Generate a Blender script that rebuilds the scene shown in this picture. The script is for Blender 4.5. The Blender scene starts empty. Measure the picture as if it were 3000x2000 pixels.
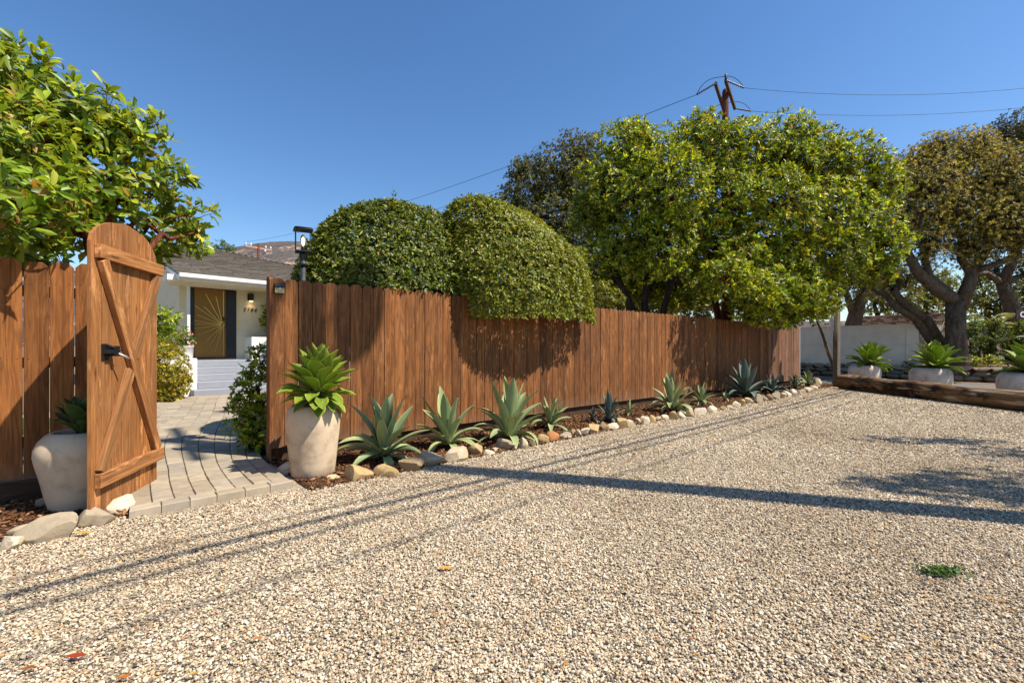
import bpy, math, random
import numpy as np
from mathutils import Vector, Matrix, Euler

random.seed(7)
RNG = np.random.default_rng(11)
SC = bpy.context.scene
COL = SC.collection
R = math.radians

# ------------------------------------------------------------------ camera, sky, sun, exposure
CAM_H, FPX, HOR = 1.22, 1333.33, 1015.0
cam_data = bpy.data.cameras.new('camera')
cam = bpy.data.objects.new('camera', cam_data)
COL.objects.link(cam)
cam.location = (0, 0, CAM_H)
cam.rotation_euler = (R(90), 0, 0)
cam_data.lens = 16.0
cam_data.sensor_width = 36.0
cam_data.shift_y = 0.005
cam_data.clip_start = 0.05
cam_data.clip_end = 8000
SC.camera = cam

SUN_AZ, SUN_EL = -17.0, 54.0          # azimuth counted from +X, counter-clockwise
sun_dir = Vector((math.cos(R(SUN_AZ)) * math.cos(R(SUN_EL)), math.sin(R(SUN_AZ)) * math.cos(R(SUN_EL)), math.sin(R(SUN_EL))))
world = bpy.data.worlds.new('World')
SC.world = world
world.use_nodes = True
wn = world.node_tree
wn.nodes.clear()
sky = wn.nodes.new('ShaderNodeTexSky')
sky.sky_type = 'NISHITA'
sky.sun_disc = False
sky.sun_elevation = R(SUN_EL)
sky.sun_rotation = R(90 - SUN_AZ)
sky.altitude = 0
sky.air_density = 1.0
sky.dust_density = 0.35
sky.ozone_density = 2.2
bg = wn.nodes.new('ShaderNodeBackground')
bg.inputs['Strength'].default_value = 0.08
wo = wn.nodes.new('ShaderNodeOutputWorld')
hsv_ = wn.nodes.new('ShaderNodeHueSaturation')
hsv_.inputs['Hue'].default_value = 0.503
hsv_.inputs['Saturation'].default_value = 1.22
hsv_.inputs['Value'].default_value = 1.36
wn.links.new(sky.outputs[0], hsv_.inputs['Color'])
wn.links.new(hsv_.outputs[0], bg.inputs[0])
wn.links.new(bg.outputs[0], wo.inputs[0])

sun_data = bpy.data.lights.new('sun', 'SUN')
sun_data.energy = 5.0
sun_data.angle = R(0.53)
sun_data.color = (1.0, 0.92, 0.79)
sun = bpy.data.objects.new('sun', sun_data)
COL.objects.link(sun)
sun.rotation_euler = sun_dir.to_track_quat('Z', 'Y').to_euler()

SC.view_settings.view_transform = 'Standard'
SC.view_settings.look = 'None'
SC.view_settings.gamma = 1.0
SC.view_settings.use_curve_mapping = False
SC.view_settings.exposure = 0.68
SC.cycles.use_denoising = True

# ------------------------------------------------------------------ frames
FD = Vector((0.7523, 0.6589, 0))     # along the fence, away from us
FN = Vector((0.6589, -0.7523, 0))    # out of the fence, towards the drive
F0 = Vector((-2.516, 4.73, 0))       # free end of the long fence
HH = Vector((0.67, 0.7424, 0)).normalized()   # along the house front
HP = Vector((-HH.y, HH.x, 0))        # into the house
HO = Vector((-9.1, 12.24, 0))
UP = Vector((0, 0, 1))


def FP(t, n=0.0, z=0.0):
    return F0 + FD * t + FN * n + UP * z


def HPt(s, p, z=0.0):
    return HO + HH * s + HP * p + UP * z


def at(px, py, Y):
    return Vector(((px - 1500) / FPX * Y, Y, CAM_H - (py - HOR) / FPX * Y))


def gr(px, py, z=0.0):
    return at(px, py, (CAM_H - z) * FPX / (py - HOR))


def frame(o, x, y):
    z = x.cross(y)
    m = Matrix.Identity(4)
    for i in range(3):
        m[i][0], m[i][1], m[i][2], m[i][3] = x[i], y[i], z[i], o[i]
    return m


FMAT = frame(F0, FD, -FN)            # local x along fence, y into garden
HMAT = frame(HO, HH, HP)

# ------------------------------------------------------------------ object helpers


class MB:
    def __init__(s):
        s.v, s.f, s.m = [], [], []

    def add(s, verts, faces, mi=0):
        k = len(s.v)
        s.v.extend([tuple(v) for v in verts])
        s.f.extend([tuple(i + k for i in f) for f in faces])
        s.m.extend([mi] * len(faces))

    def box(s, lo, hi, mat=None, mi=0, bev=0.0):
        x0, y0, z0 = lo
        x1, y1, z1 = hi
        if bev:
            b = bev
            vs = []
            for (ax, ay, az) in ((b, b, 0), (b, 0, b), (0, b, b)):
                for z in (z0 + az, z1 - az):
                    for y in (y0 + ay, y1 - ay):
                        for x in (x0 + ax, x1 - ax):
                            vs.append((x, y, z))
            # 0-7 z-faces, 8-15 y-faces, 16-23 x-faces
            fs = [(0, 2, 3, 1), (4, 5, 7, 6), (8, 9, 13, 12), (10, 14, 15, 11), (16, 20, 22, 18), (17, 19, 23, 21)]
            fs += [(0, 1, 9, 8), (2, 10, 11, 3), (4, 12, 13, 5), (6, 7, 15, 14)]
            fs += [(0, 16, 18, 2), (1, 3, 19, 17), (4, 6, 22, 20), (5, 21, 23, 7)]
            fs += [(8, 12, 20, 16), (9, 17, 21, 13), (10, 18, 22, 14), (11, 15, 23, 19)]
            fs += [(0, 8, 16), (1, 17, 9), (2, 18, 10), (3, 11, 19), (4, 20, 12), (5, 13, 21), (6, 14, 22), (7, 23, 15)]
        else:
            vs = [(x, y, z) for z in (z0, z1) for y in (y0, y1) for x in (x0, x1)]
            fs = [(0, 2, 3, 1), (4, 5, 7, 6), (0, 1, 5, 4), (2, 6, 7, 3), (0, 4, 6, 2), (1, 3, 7, 5)]
        if mat is not None:
            vs = [tuple(mat @ Vector(v)) for v in vs]
        s.add(vs, fs, mi)
        return s

    def prism(s, outline, y0, y1, mat=None, mi=0):
        """outline in x,z; extruded along y"""
        n = len(outline)
        vs = [(x, y0, z) for x, z in outline] + [(x, y1, z) for x, z in outline]
        fs = [tuple(range(n)), tuple(range(2 * n - 1, n - 1, -1))]
        fs += [(i, i + n, (i + 1) % n + n, (i + 1) % n) for i in range(n)]
        if mat is not None:
            vs = [tuple(mat @ Vector(v)) for v in vs]
        s.add(vs, fs, mi)
        return s

    def tube(s, pts, rad, n=8, mi=0, cap=True):
        pts = [Vector(p) for p in pts]
        if not hasattr(rad, '__len__'):
            rad = [rad] * len(pts)
        vs, fs = [], []
        ref = None
        for i, p in enumerate(pts):
            t = (pts[min(i + 1, len(pts) - 1)] - pts[max(i - 1, 0)])
            if t.length < 1e-9:
                t = Vector((0, 0, 1))
            t.normalize()
            if ref is None:
                ref = t.orthogonal().normalized()
            ref = (ref - t * ref.dot(t))
            if ref.length < 1e-6:
                ref = t.orthogonal()
            ref.normalize()
            b = t.cross(ref)
            for k in range(n):
                a = 2 * math.pi * k / n
                vs.append(p + (ref * math.cos(a) + b * math.sin(a)) * rad[i])
        for i in range(len(pts) - 1):
            for k in range(n):
                k2 = (k + 1) % n
                fs.append((i * n + k, i * n + k2, (i + 1) * n + k2, (i + 1) * n + k))
        if cap:
            fs.append(tuple(range(n - 1, -1, -1)))
            fs.append(tuple(range((len(pts) - 1) * n, len(pts) * n)))
        s.add(vs, fs, mi)
        return s

    def lathe(s, prof, n=32, c=(0, 0, 0), mi=0):
        vs, fs = [], []
        for r, z in prof:
            for k in range(n):
                a = 2 * math.pi * k / n
                vs.append((c[0] + r * math.cos(a), c[1] + r * math.sin(a), c[2] + z))
        for i in range(len(prof) - 1):
            for k in range(n):
                k2 = (k + 1) % n
                fs.append((i * n + k, i * n + k2, (i + 1) * n + k2, (i + 1) * n + k))
        fs.append(tuple(range(n - 1, -1, -1)))
        fs.append(tuple(range((len(prof) - 1) * n, len(prof) * n)))
        s.add(vs, fs, mi)
        return s

    def build(s, name, mats, parent=None, smooth=False, loc=None):
        me = bpy.data.meshes.new(name)
        me.from_pydata(s.v, [], s.f)
        if not isinstance(mats, (list, tuple)):
            mats = [mats]
        for m in mats:
            me.materials.append(m)
        if len(mats) > 1:
            me.polygons.foreach_set('material_index', s.m)
        if smooth:
            me.polygons.foreach_set('use_smooth', [True] * len(s.f))
        me.update()
        return link(name, me, parent, loc)


def link(name, me, parent=None, loc=None):
    o = bpy.data.objects.new(name, me)
    COL.objects.link(o)
    if parent is not None:
        o.parent = parent
    if loc is not None:
        o.location = loc
    return o


def tag(o, label=None, cat=None, group=None, kind=None):
    if label:
        o['label'] = label
    if cat:
        o['category'] = cat
    if group:
        o['group'] = group
    if kind:
        o['kind'] = kind
    return o


def thing(name, label, cat, loc=(0, 0, 0), group=None, mat=None):
    o = bpy.data.objects.new(name, None)
    COL.objects.link(o)
    o.empty_display_size = 0.1
    if mat is not None:
        o.matrix_world = mat
    else:
        o.location = loc
    return tag(o, label, cat, group)


def copy_child(o, parent):
    c = o.copy()
    COL.objects.link(c)
    c.parent = parent
    return c


# ------------------------------------------------------------------ materials
class NT:
    def __init__(s, name, rough=0.7, spec=0.3):
        s.mat = bpy.data.materials.new(name)
        s.mat.use_nodes = True
        s.t = s.mat.node_tree
        s.b = s.t.nodes['Principled BSDF']
        s.out = s.t.nodes['Material Output']
        s.b.inputs['Roughness'].default_value = rough
        s.b.inputs['Specular IOR Level'].default_value = spec
        s.tc = None

    def n(s, typ, **kw):
        nd = s.t.nodes.new(typ)
        for k, v in kw.items():
            setattr(nd, k, v)
        return nd

    def l(s, a, b):
        s.t.links.new(a, b)

    def val(s, sock, v):
        if hasattr(v, 'is_output'):
            s.l(v, sock)
        elif v is not None:
            sock.default_value = v

    def coord(s, which='Object', scale=(1, 1, 1), rnd=0.0):
        if s.tc is None:
            s.tc = s.n('ShaderNodeTexCoord')
        mp = s.n('ShaderNodeMapping')
        s.l(s.tc.outputs[which], mp.inputs['Vector'])
        mp.inputs['Scale'].default_value = scale
        if rnd:
            oi = s.n('ShaderNodeObjectInfo')
            m = s.math('MULTIPLY', oi.outputs['Random'], rnd)
            cb = s.n('ShaderNodeCombineXYZ')
            for i in range(3):
                s.l(m, cb.inputs[i])
            s.l(cb.outputs[0], mp.inputs['Location'])
        return mp.outputs[0]

    def rand(s):
        return s.n('ShaderNodeObjectInfo').outputs['Random']

    def math(s, op, a, b=None, c=None, clamp=False):
        nd = s.n('ShaderNodeMath', operation=op)
        nd.use_clamp = clamp
        s.val(nd.inputs[0], a)
        if b is not None:
            s.val(nd.inputs[1], b)
        if c is not None:
            s.val(nd.inputs[2], c)
        return nd.outputs[0]

    def noise(s, vec, scale=5, detail=4, rough=0.55, dist=0.0, col=False):
        nd = s.n('ShaderNodeTexNoise')
        if vec is not None:
            s.l(vec, nd.inputs['Vector'])
        nd.inputs['Scale'].default_value = scale
        nd.inputs['Detail'].default_value = detail
        nd.inputs['Roughness'].default_value = rough
        nd.inputs['Distortion'].default_value = dist
        return nd.outputs['Color' if col else 'Fac']

    def voro(s, vec, scale=5, feature='F1', out='Distance', rand=1.0):
        nd = s.n('ShaderNodeTexVoronoi', feature=feature)
        if vec is not None:
            s.l(vec, nd.inputs['Vector'])
        nd.inputs['Scale'].default_value = scale
        nd.inputs['Randomness'].default_value = rand
        return nd.outputs[out]

    def ramp(s, fac, stops, interp='LINEAR'):
        nd = s.n('ShaderNodeValToRGB')
        cr = nd.color_ramp
        cr.interpolation = interp
        while len(cr.elements) < len(stops):
            cr.elements.new(0.5)
        for e, (p, c) in zip(cr.elements, stops):
            e.position = p
            e.color = (c[0], c[1], c[2], 1) if hasattr(c, '__len__') else (c, c, c, 1)
        s.l(fac, nd.inputs[0])
        return nd.outputs[0]

    def mix(s, fac, a, b, mode='MIX'):
        nd = s.n('ShaderNodeMix', data_type='RGBA', blend_type=mode)
        s.val(nd.inputs[0], fac)
        for sock, v in ((nd.inputs[6], a), (nd.inputs[7], b)):
            if hasattr(v, 'is_output'):
                s.l(v, sock)
            else:
                sock.default_value = (v[0], v[1], v[2], 1)
        return nd.outputs[2]

    def bump(s, h, strength=0.3, dist=0.01, prev=None):
        nd = s.n('ShaderNodeBump')
        nd.inputs['Strength'].default_value = strength
        nd.inputs['Distance'].default_value = dist
        s.l(h, nd.inputs['Height'])
        if prev is not None:
            s.l(prev, nd.inputs['Normal'])
        return nd.outputs[0]

    def done(s, color=None, normal=None, rough=None):
        if color is not None:
            if hasattr(color, 'is_output'):
                s.l(color, s.b.inputs['Base Color'])
            else:
                s.b.inputs['Base Color'].default_value = (*color, 1)
        if normal is not None:
            s.l(normal, s.b.inputs['Normal'])
        if rough is not None:
            s.val(s.b.inputs['Roughness'], rough)
        return s.mat


def m_plain(name, col, rough=0.6, spec=0.3, var=0.12, metal=0.0, scale=6, bump=0.0):
    t = NT(name, rough, spec)
    t.b.inputs['Metallic'].default_value = metal
    v = t.coord('Object')
    f = t.noise(v, scale, 5)
    c = t.mix(t.ramp(f, [(0.3, 0.0), (0.7, 1.0)]), [x * (1 - var) for x in col], [min(1, x * (1 + var)) for x in col])
    nrm = t.bump(t.noise(v, scale * 12, 3), bump, 0.01) if bump else None
    return t.done(c, nrm)


def m_wood(name, dark, mid, light, wear=0.15, axis='z', rough=0.75, streak=1.0, splash=False):
    """sawn board: long axis local z (or x); each board gets its own stretch of grain from its own random number"""
    t = NT(name, rough, 0.18)
    long, short = 1.0, 14.0
    sc = (short, short, long) if axis == 'z' else (long, short, short)
    v = t.coord('Object', sc, 37.0)
    f1 = t.noise(v, 1.0, 6, 0.62, 0.6)
    f2 = t.noise(v, 5.0, 5, 0.6)
    vc = t.coord('Object', (3.2, 3.2, 0.34) if axis == 'z' else (0.34, 3.2, 3.2), 19.0)
    big = t.noise(vc, 1.6, 3, 0.5, 0.3)
    ring = t.math('SINE', t.math('MULTIPLY', big, 85.0))
    ring = t.math('MULTIPLY_ADD', ring, 0.5, 0.5)
    r = t.rand()
    c = t.mix(t.ramp(f1, [(0.30, 0.0), (0.68, 1.0)]), dark, mid)
    c = t.mix(t.math('MULTIPLY', t.ramp(f2, [(0.45, 0.0), (0.75, 1.0)]), 0.55), c, light)
    c = t.mix(t.math('MULTIPLY', t.ramp(ring, [(0.0, 1.0), (0.45, 0.0)]), 0.42 * streak), c, [x * 0.5 for x in dark])
    fine = t.noise(t.coord('Object', (70, 70, 2.2) if axis == 'z' else (2.2, 70, 70), 91.0), 1.0, 4, 0.6)
    c = t.mix(t.math('MULTIPLY', t.ramp(fine, [(0.50, 0.0), (0.62, 1.0)]), 0.42), c, [x * 0.55 for x in dark])
    stain = t.noise(t.coord('Object', (2.2, 2.2, 1.1) if axis == 'z' else (1.1, 2.2, 2.2), 13.0), 1.5, 4)
    c = t.mix(t.math('MULTIPLY', t.ramp(stain, [(0.5, 0.0), (0.72, 1.0)]), 0.5), c, [x * 0.7 for x in dark])
    # knots
    vk = t.coord('Object', (7, 7, 1.9) if axis == 'z' else (1.9, 7, 7), 53.0)
    k = t.voro(vk, 1.0)
    c = t.mix(t.math('MULTIPLY', t.ramp(k, [(0.05, 1.0), (0.13, 0.0)]), 0.8), c, [x * 0.3 for x in dark])
    # worn, pale patches
    pn = t.coord('Object', (9, 9, 2.2) if axis == 'z' else (2.2, 9, 9), 71.0)
    wn_ = t.ramp(t.noise(pn, 1.3, 6, 0.7), [(0.56, 0.0), (0.70, 1.0)])
    c = t.mix(t.math('MULTIPLY', wn_, wear), c, [min(1, x * 1.7 + 0.03) for x in light])
    # tone of the single board
    tone = t.ramp(r, [(0.0, (0.62, 0.60, 0.60)), (0.2, (0.92, 0.92, 0.92)), (0.4, (1.12, 1.05, 0.95)), (0.6, (0.80, 0.82, 0.86)), (0.8, (1.02, 1.0, 1.0)), (1.0, (1.25, 1.22, 1.16))])
    c = t.mix(1.0, c, tone, 'MULTIPLY')
    if splash:
        sx = t.n('ShaderNodeSeparateXYZ')
        t.l(t.coord('Object'), sx.inputs[0])
        zz = t.math('MULTIPLY_ADD', big, 0.28, sx.outputs[2])
        c = t.mix(t.math('MULTIPLY', t.ramp(zz, [(0.10, 1.0), (0.34, 0.0)]), 0.45), c, (0.20, 0.135, 0.085))
    h = t.math('ADD', t.math('MULTIPLY', f2, 0.6), t.math('MULTIPLY', ring, 0.35))
    return t.done(c, t.bump(h, 0.45, 0.004))


def m_leaf(name, trans=0.35, rough=0.38, spec=0.45, tcol=(1.12, 1.0, 0.5), tgain=1.45):
    t = NT(name, rough, spec)
    a = t.n('ShaderNodeAttribute', attribute_name='tint')
    t.l(a.outputs['Color'], t.b.inputs['Base Color'])
    tr = t.n('ShaderNodeBsdfTranslucent')
    c = t.mix(1.0, a.outputs['Color'], [tcol[0] * tgain, tcol[1] * tgain, tcol[2] * tgain], 'MULTIPLY')
    t.l(c, tr.inputs['Color'])
    mx = t.n('ShaderNodeMixShader')
    mx.inputs[0].default_value = trans
    t.l(t.b.outputs[0], mx.inputs[1])
    t.l(tr.outputs[0], mx.inputs[2])
    t.l(mx.outputs[0], t.out.inputs['Surface'])
    return t.mat


def m_agave(name, base, base2, margin, tip, trans=0.12, rough=0.42, bloom=0.0):
    t = NT(name, rough, 0.35)
    al = t.n('ShaderNodeAttribute', attribute_name='along').outputs['Fac']
    ac = t.n('ShaderNodeAttribute', attribute_name='across').outputs['Fac']
    v = t.coord('Object', (4, 30, 4), 11.0)
    f = t.noise(v, 1.2, 4)
    c = t.mix(t.ramp(f, [(0.3, 0.0), (0.7, 1.0)]), base, base2)
    tone = t.ramp(t.rand(), [(0.0, (0.75, 0.8, 0.8)), (0.5, (1, 1, 1)), (1.0, (1.18, 1.12, 1.0))])
    c = t.mix(1.0, c, tone, 'MULTIPLY')
    c = t.mix(t.ramp(ac, [(0.80, 0.0), (0.97, 1.0)]), c, margin)
    c = t.mix(t.ramp(al, [(0.955, 0.0), (0.985, 1.0)]), c, tip)
    spots = t.ramp(t.noise(t.coord('Object', (9, 9, 9), 5.0), 1.0, 3), [(0.70, 0.0), (0.76, 1.0)])
    c = t.mix(t.math('MULTIPLY', spots, 0.5), c, [0.22, 0.15, 0.06])
    t.l(c, t.b.inputs['Base Color'])
    tr = t.n('ShaderNodeBsdfTranslucent')
    t.l(t.mix(1.0, c, (1.3, 1.5, 0.6), 'MULTIPLY'), tr.inputs['Color'])
    mx = t.n('ShaderNodeMixShader')
    mx.inputs[0].default_value = trans
    t.l(t.b.outputs[0], mx.inputs[1])
    t.l(tr.outputs[0], mx.inputs[2])
    t.l(mx.outputs[0], t.out.inputs['Surface'])
    return t.mat


def m_bark(name, a, b, scale=9, rough=0.9, zs=0.35):
    t = NT(name, rough, 0.15)
    v = t.coord('Object', (1, 1, zs))
    f = t.noise(v, scale, 6, 0.65, 0.8)
    k = t.voro(v, scale * 2.2, 'DISTANCE_TO_EDGE')
    c = t.mix(t.ramp(f, [(0.3, 0.0), (0.7, 1.0)]), a, b)
    h = t.math('ADD', f, t.math('MINIMUM', k, 0.25))
    return t.done(c, t.bump(h, 0.9, 0.03))


def m_stone(name, cols, rough=0.85, scale=7, bump=0.5):
    t = NT(name, rough, 0.2)
    v = t.coord('Object', (1, 1, 1), 23.0)
    c = t.ramp(t.rand(), [(i / max(1, len(cols) - 1), x) for i, x in enumerate(cols)]) if len(cols) > 1 else None
    f = t.noise(v, scale, 6, 0.6)
    g = t.ramp(f, [(0.28, (0.62, 0.58, 0.54)), (0.5, (1, 1, 1)), (0.75, (1.18, 1.15, 1.1))])
    base = c if c is not None else cols[0]
    c = t.mix(1.0, base if hasattr(base, 'is_output') else base, g, 'MULTIPLY')
    st = t.ramp(t.noise(v, scale * 2.6, 3), [(0.62, 0.0), (0.72, 1.0)])
    c = t.mix(t.math('MULTIPLY', st, 0.35), c, (0.25, 0.14, 0.06))
    h = t.math('ADD', f, t.math('MULTIPLY', t.noise(v, scale * 9, 3), 0.35))
    return t.done(c, t.bump(h, bump, 0.02))


M = {}
M['fence'] = m_wood('fence_wood', (0.115, 0.045, 0.017), (0.27, 0.108, 0.034), (0.40, 0.175, 0.060), 0.30, splash=True)
M['fence_old'] = m_wood('fence_wood_faded', (0.13, 0.065, 0.038), (0.25, 0.13, 0.08), (0.34, 0.20, 0.13), 0.25, splash=True)
M['fence_l'] = m_wood('fence_wood_left', (0.16, 0.058, 0.017), (0.30, 0.115, 0.032), (0.40, 0.165, 0.05), 0.15, splash=True)
M['gate'] = m_wood('gate_wood', (0.20, 0.080, 0.026), (0.38, 0.165, 0.055), (0.52, 0.255, 0.10), 0.55, streak=0.6)
M['gate_x'] = m_wood('gate_wood_rail', (0.21, 0.086, 0.03), (0.40, 0.18, 0.062), (0.54, 0.27, 0.11), 0.5, 'x', streak=0.6)
M['kick'] = m_wood('kickboard_wood', (0.05, 0.028, 0.016), (0.10, 0.055, 0.03), (0.15, 0.085, 0.05), 0.2, 'x')
M['post'] = m_wood('post_wood', (0.09, 0.036, 0.016), (0.15, 0.062, 0.026), (0.21, 0.09, 0.04), 0.1)
M['grey_post'] = m_wood('weathered_post_wood', (0.13, 0.105, 0.08), (0.24, 0.20, 0.15), (0.33, 0.28, 0.21), 0.2)
M['paling'] = m_wood('paling_wood', (0.22, 0.19, 0.15), (0.36, 0.32, 0.26), (0.48, 0.44, 0.37), 0.2)
M['black'] = m_plain('black_metal', (0.012, 0.012, 0.013), 0.45, 0.5, 0.2)
M['iron'] = m_plain('cast_iron', (0.035, 0.038, 0.040), 0.55, 0.5, 0.3, 0.3, 20, 0.2)
M['steel'] = m_plain('grey_steel', (0.36, 0.37, 0.38), 0.45, 0.5, 0.15, 0.6)
M['white_metal'] = m_plain('white_metal', (0.74, 0.74, 0.72), 0.45, 0.4, 0.04)
M['gold'] = m_plain('gold_paint', (0.25, 0.135, 0.025), 0.55, 0.4, 0.10, 0.1, 30)
M['brass'] = m_plain('brass', (0.78, 0.52, 0.12), 0.28, 0.5, 0.05, 0.9)
M['solar'] = m_plain('dark_solar_glass', (0.03, 0.028, 0.03), 0.2, 0.6, 0.1)
M['tan_plastic'] = m_plain('tan_lens', (0.42, 0.34, 0.15), 0.3, 0.5, 0.05)
M['wire'] = m_plain('cable_black', (0.02, 0.022, 0.03), 0.6, 0.2, 0.0)
M['insul'] = m_plain('insulator', (0.08, 0.07, 0.07), 0.35, 0.5, 0.1)
M['insul_white'] = m_plain('white_insulator', (0.6, 0.6, 0.58), 0.3, 0.5, 0.1)
M['pole'] = m_bark('pole_wood', (0.06, 0.022, 0.016), (0.16, 0.055, 0.036), 14, 0.9, 0.08)
M['arm'] = m_plain('crossarm_wood', (0.085, 0.062, 0.055), 0.85, 0.2, 0.3, 0, 10)
M['arm_far'] = m_plain('crossarm_wood_pale', (0.40, 0.24, 0.17), 0.85, 0.2, 0.2, 0, 10)
M['bark_red'] = m_bark('red_peeling_bark', (0.055, 0.016, 0.008), (0.21, 0.068, 0.03), 16)
M['bark_dark'] = m_bark('dark_bark', (0.022, 0.016, 0.011), (0.07, 0.05, 0.035), 10)
M['bark_oak'] = m_bark('grey_oak_bark', (0.045, 0.033, 0.024), (0.17, 0.13, 0.09), 8)
M['bark_log'] = m_bark('log_wood', (0.05, 0.026, 0.013), (0.27, 0.155, 0.072), 2.2, 0.9, 1.0)
M['leaf'] = m_leaf('broad_leaf', 0.36, 0.42, 0.38)
M['leaf_near'] = m_leaf('near_leaf', 0.40, 0.42, 0.4)
M['leaf_hedge'] = m_leaf('hedge_leaf', 0.28, 0.42, 0.34)
M['leaf_oak'] = m_leaf('oak_leaf', 0.28, 0.5, 0.3)
M['grass'] = m_leaf('grass_blade', 0.3, 0.5, 0.2)
M['agave_green'] = m_agave('agave_green', (0.175, 0.260, 0.026), (0.25, 0.335, 0.040), (0.50, 0.50, 0.09), (0.20, 0.10, 0.04), 0.3)
M['agave_dark'] = m_agave('agave_dark_green', (0.035, 0.075, 0.020), (0.06, 0.11, 0.03), (0.12, 0.15, 0.04), (0.10, 0.06, 0.03), 0.1)
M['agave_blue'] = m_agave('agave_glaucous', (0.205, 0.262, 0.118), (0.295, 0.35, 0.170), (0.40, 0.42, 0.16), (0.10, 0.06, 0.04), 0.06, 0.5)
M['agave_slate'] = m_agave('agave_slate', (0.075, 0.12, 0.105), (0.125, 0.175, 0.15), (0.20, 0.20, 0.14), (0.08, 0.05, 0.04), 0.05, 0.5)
M['terra'] = m_stone('weathered_pot_clay', [(0.56, 0.435, 0.30)], 0.9, 5, 0.12)
M['terra_pale'] = m_stone('pale_pot_clay', [(0.66, 0.54, 0.44)], 0.9, 5, 0.10)
M['soil'] = m_stone('soil', [(0.045, 0.028, 0.018)], 0.95, 20, 0.8)
M['stucco'] = m_plain('cream_stucco', (0.70, 0.645, 0.46), 0.9, 0.15, 0.05, 0, 5, 0.04)
M['white_paint'] = m_plain('white_painted_stucco', (0.78, 0.76, 0.70), 0.8, 0.2, 0.03, 0, 5, 0.03)
M['wall_white'] = m_plain('off_white_stucco', (0.74, 0.63, 0.49), 0.9, 0.15, 0.10, 0, 2.0, 0.05)
M['step'] = m_plain('pale_blue_grey_paint', (0.27, 0.285, 0.325), 0.7, 0.3, 0.05, 0, 8, 0.1)
M['shed'] = m_plain('tan_shed_wall', (0.36, 0.30, 0.2), 0.9, 0.1, 0.1)
M['sign_brown'] = m_plain('brown_sign_paint', (0.055, 0.028, 0.022), 0.6, 0.3, 0.1)
M['white_flat'] = m_plain('white_paint_flat', (0.8, 0.8, 0.78), 0.6, 0.3, 0.03)


def m_paver():
    t = NT('grey_paver', 0.85, 0.2)
    v = t.coord('Object', (1, 1, 1), 31.0)
    f = t.noise(v, 9, 6, 0.65)
    c = t.ramp(t.rand(), [(0, (0.25, 0.205, 0.150)), (0.25, (0.36, 0.30, 0.215)), (0.5, (0.29, 0.25, 0.20)), (0.75, (0.40, 0.335, 0.245)), (1, (0.33, 0.285, 0.215))])
    g = t.ramp(f, [(0.3, (0.78, 0.77, 0.76)), (0.7, (1.12, 1.1, 1.08))])
    c = t.mix(1.0, c, g, 'MULTIPLY')
    return t.done(c, t.bump(t.noise(v, 120, 4), 0.35, 0.004))


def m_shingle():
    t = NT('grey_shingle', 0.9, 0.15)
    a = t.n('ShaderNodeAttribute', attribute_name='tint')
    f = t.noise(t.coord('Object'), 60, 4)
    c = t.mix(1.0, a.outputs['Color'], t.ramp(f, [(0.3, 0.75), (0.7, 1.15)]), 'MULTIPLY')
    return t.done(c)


def m_gravel():
    t = NT('gravel_bed', 0.9, 0.15)
    v = t.coord('Object')
    k = t.voro(v, 105, out='Color')
    hsv = t.n('ShaderNodeSeparateColor')
    t.l(k, hsv.inputs[0])
    c = t.ramp(hsv.outputs[0], GRAVEL_STOPS)
    d = t.voro(v, 105)
    c = t.mix(t.ramp(d, [(0.0, 0.0), (0.75, 0.35)]), c, (0.12, 0.09, 0.06))
    big = t.ramp(t.noise(v, 0.8, 4), [(0.35, (0.86, 0.83, 0.8)), (0.65, (1.06, 1.05, 1.04))])
    c = t.mix(1.0, c, big, 'MULTIPLY')
    h = t.math('SUBTRACT', 1.0, d)
    return t.done(c, t.bump(h, 1.0, 0.012))


GRAVEL_STOPS = [(0.0, (0.075, 0.064, 0.055)), (0.11, (0.21, 0.18, 0.145)), (0.23, (0.38, 0.285, 0.175)), (0.34, (0.51, 0.42, 0.29)),
                (0.56, (0.61, 0.52, 0.385)), (0.8, (0.71, 0.63, 0.50)), (0.93, (0.56, 0.39, 0.215)), (1.0, (0.36, 0.20, 0.105))]


def m_pebble():
    t = NT('pebble', 0.75, 0.25)
    c = t.ramp(t.rand(), GRAVEL_STOPS)
    v = t.coord('Object')
    wide = t.ramp(t.noise(v, 1.0, 2), [(0.3, 0.9), (0.7, 1.05)])
    gp_ = t.n('ShaderNodeNewGeometry').outputs['Position']
    dust = t.noise(gp_, 0.55, 4, 0.6)
    c = t.mix(1.0, c, t.ramp(dust, [(0.32, (0.80, 0.755, 0.70)), (0.5, (0.98, 0.97, 0.95)), (0.68, (1.10, 1.09, 1.07))]), 'MULTIPLY')
    return t.done(t.mix(1.0, c, wide, 'MULTIPLY'))


def m_chip():
    t = NT('bark_chip', 0.9, 0.1)
    c = t.ramp(t.rand(), [(0, (0.06, 0.028, 0.014)), (0.4, (0.14, 0.062, 0.028)), (0.75, (0.24, 0.11, 0.05)), (1, (0.36, 0.21, 0.11))])
    return t.done(c)


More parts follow.
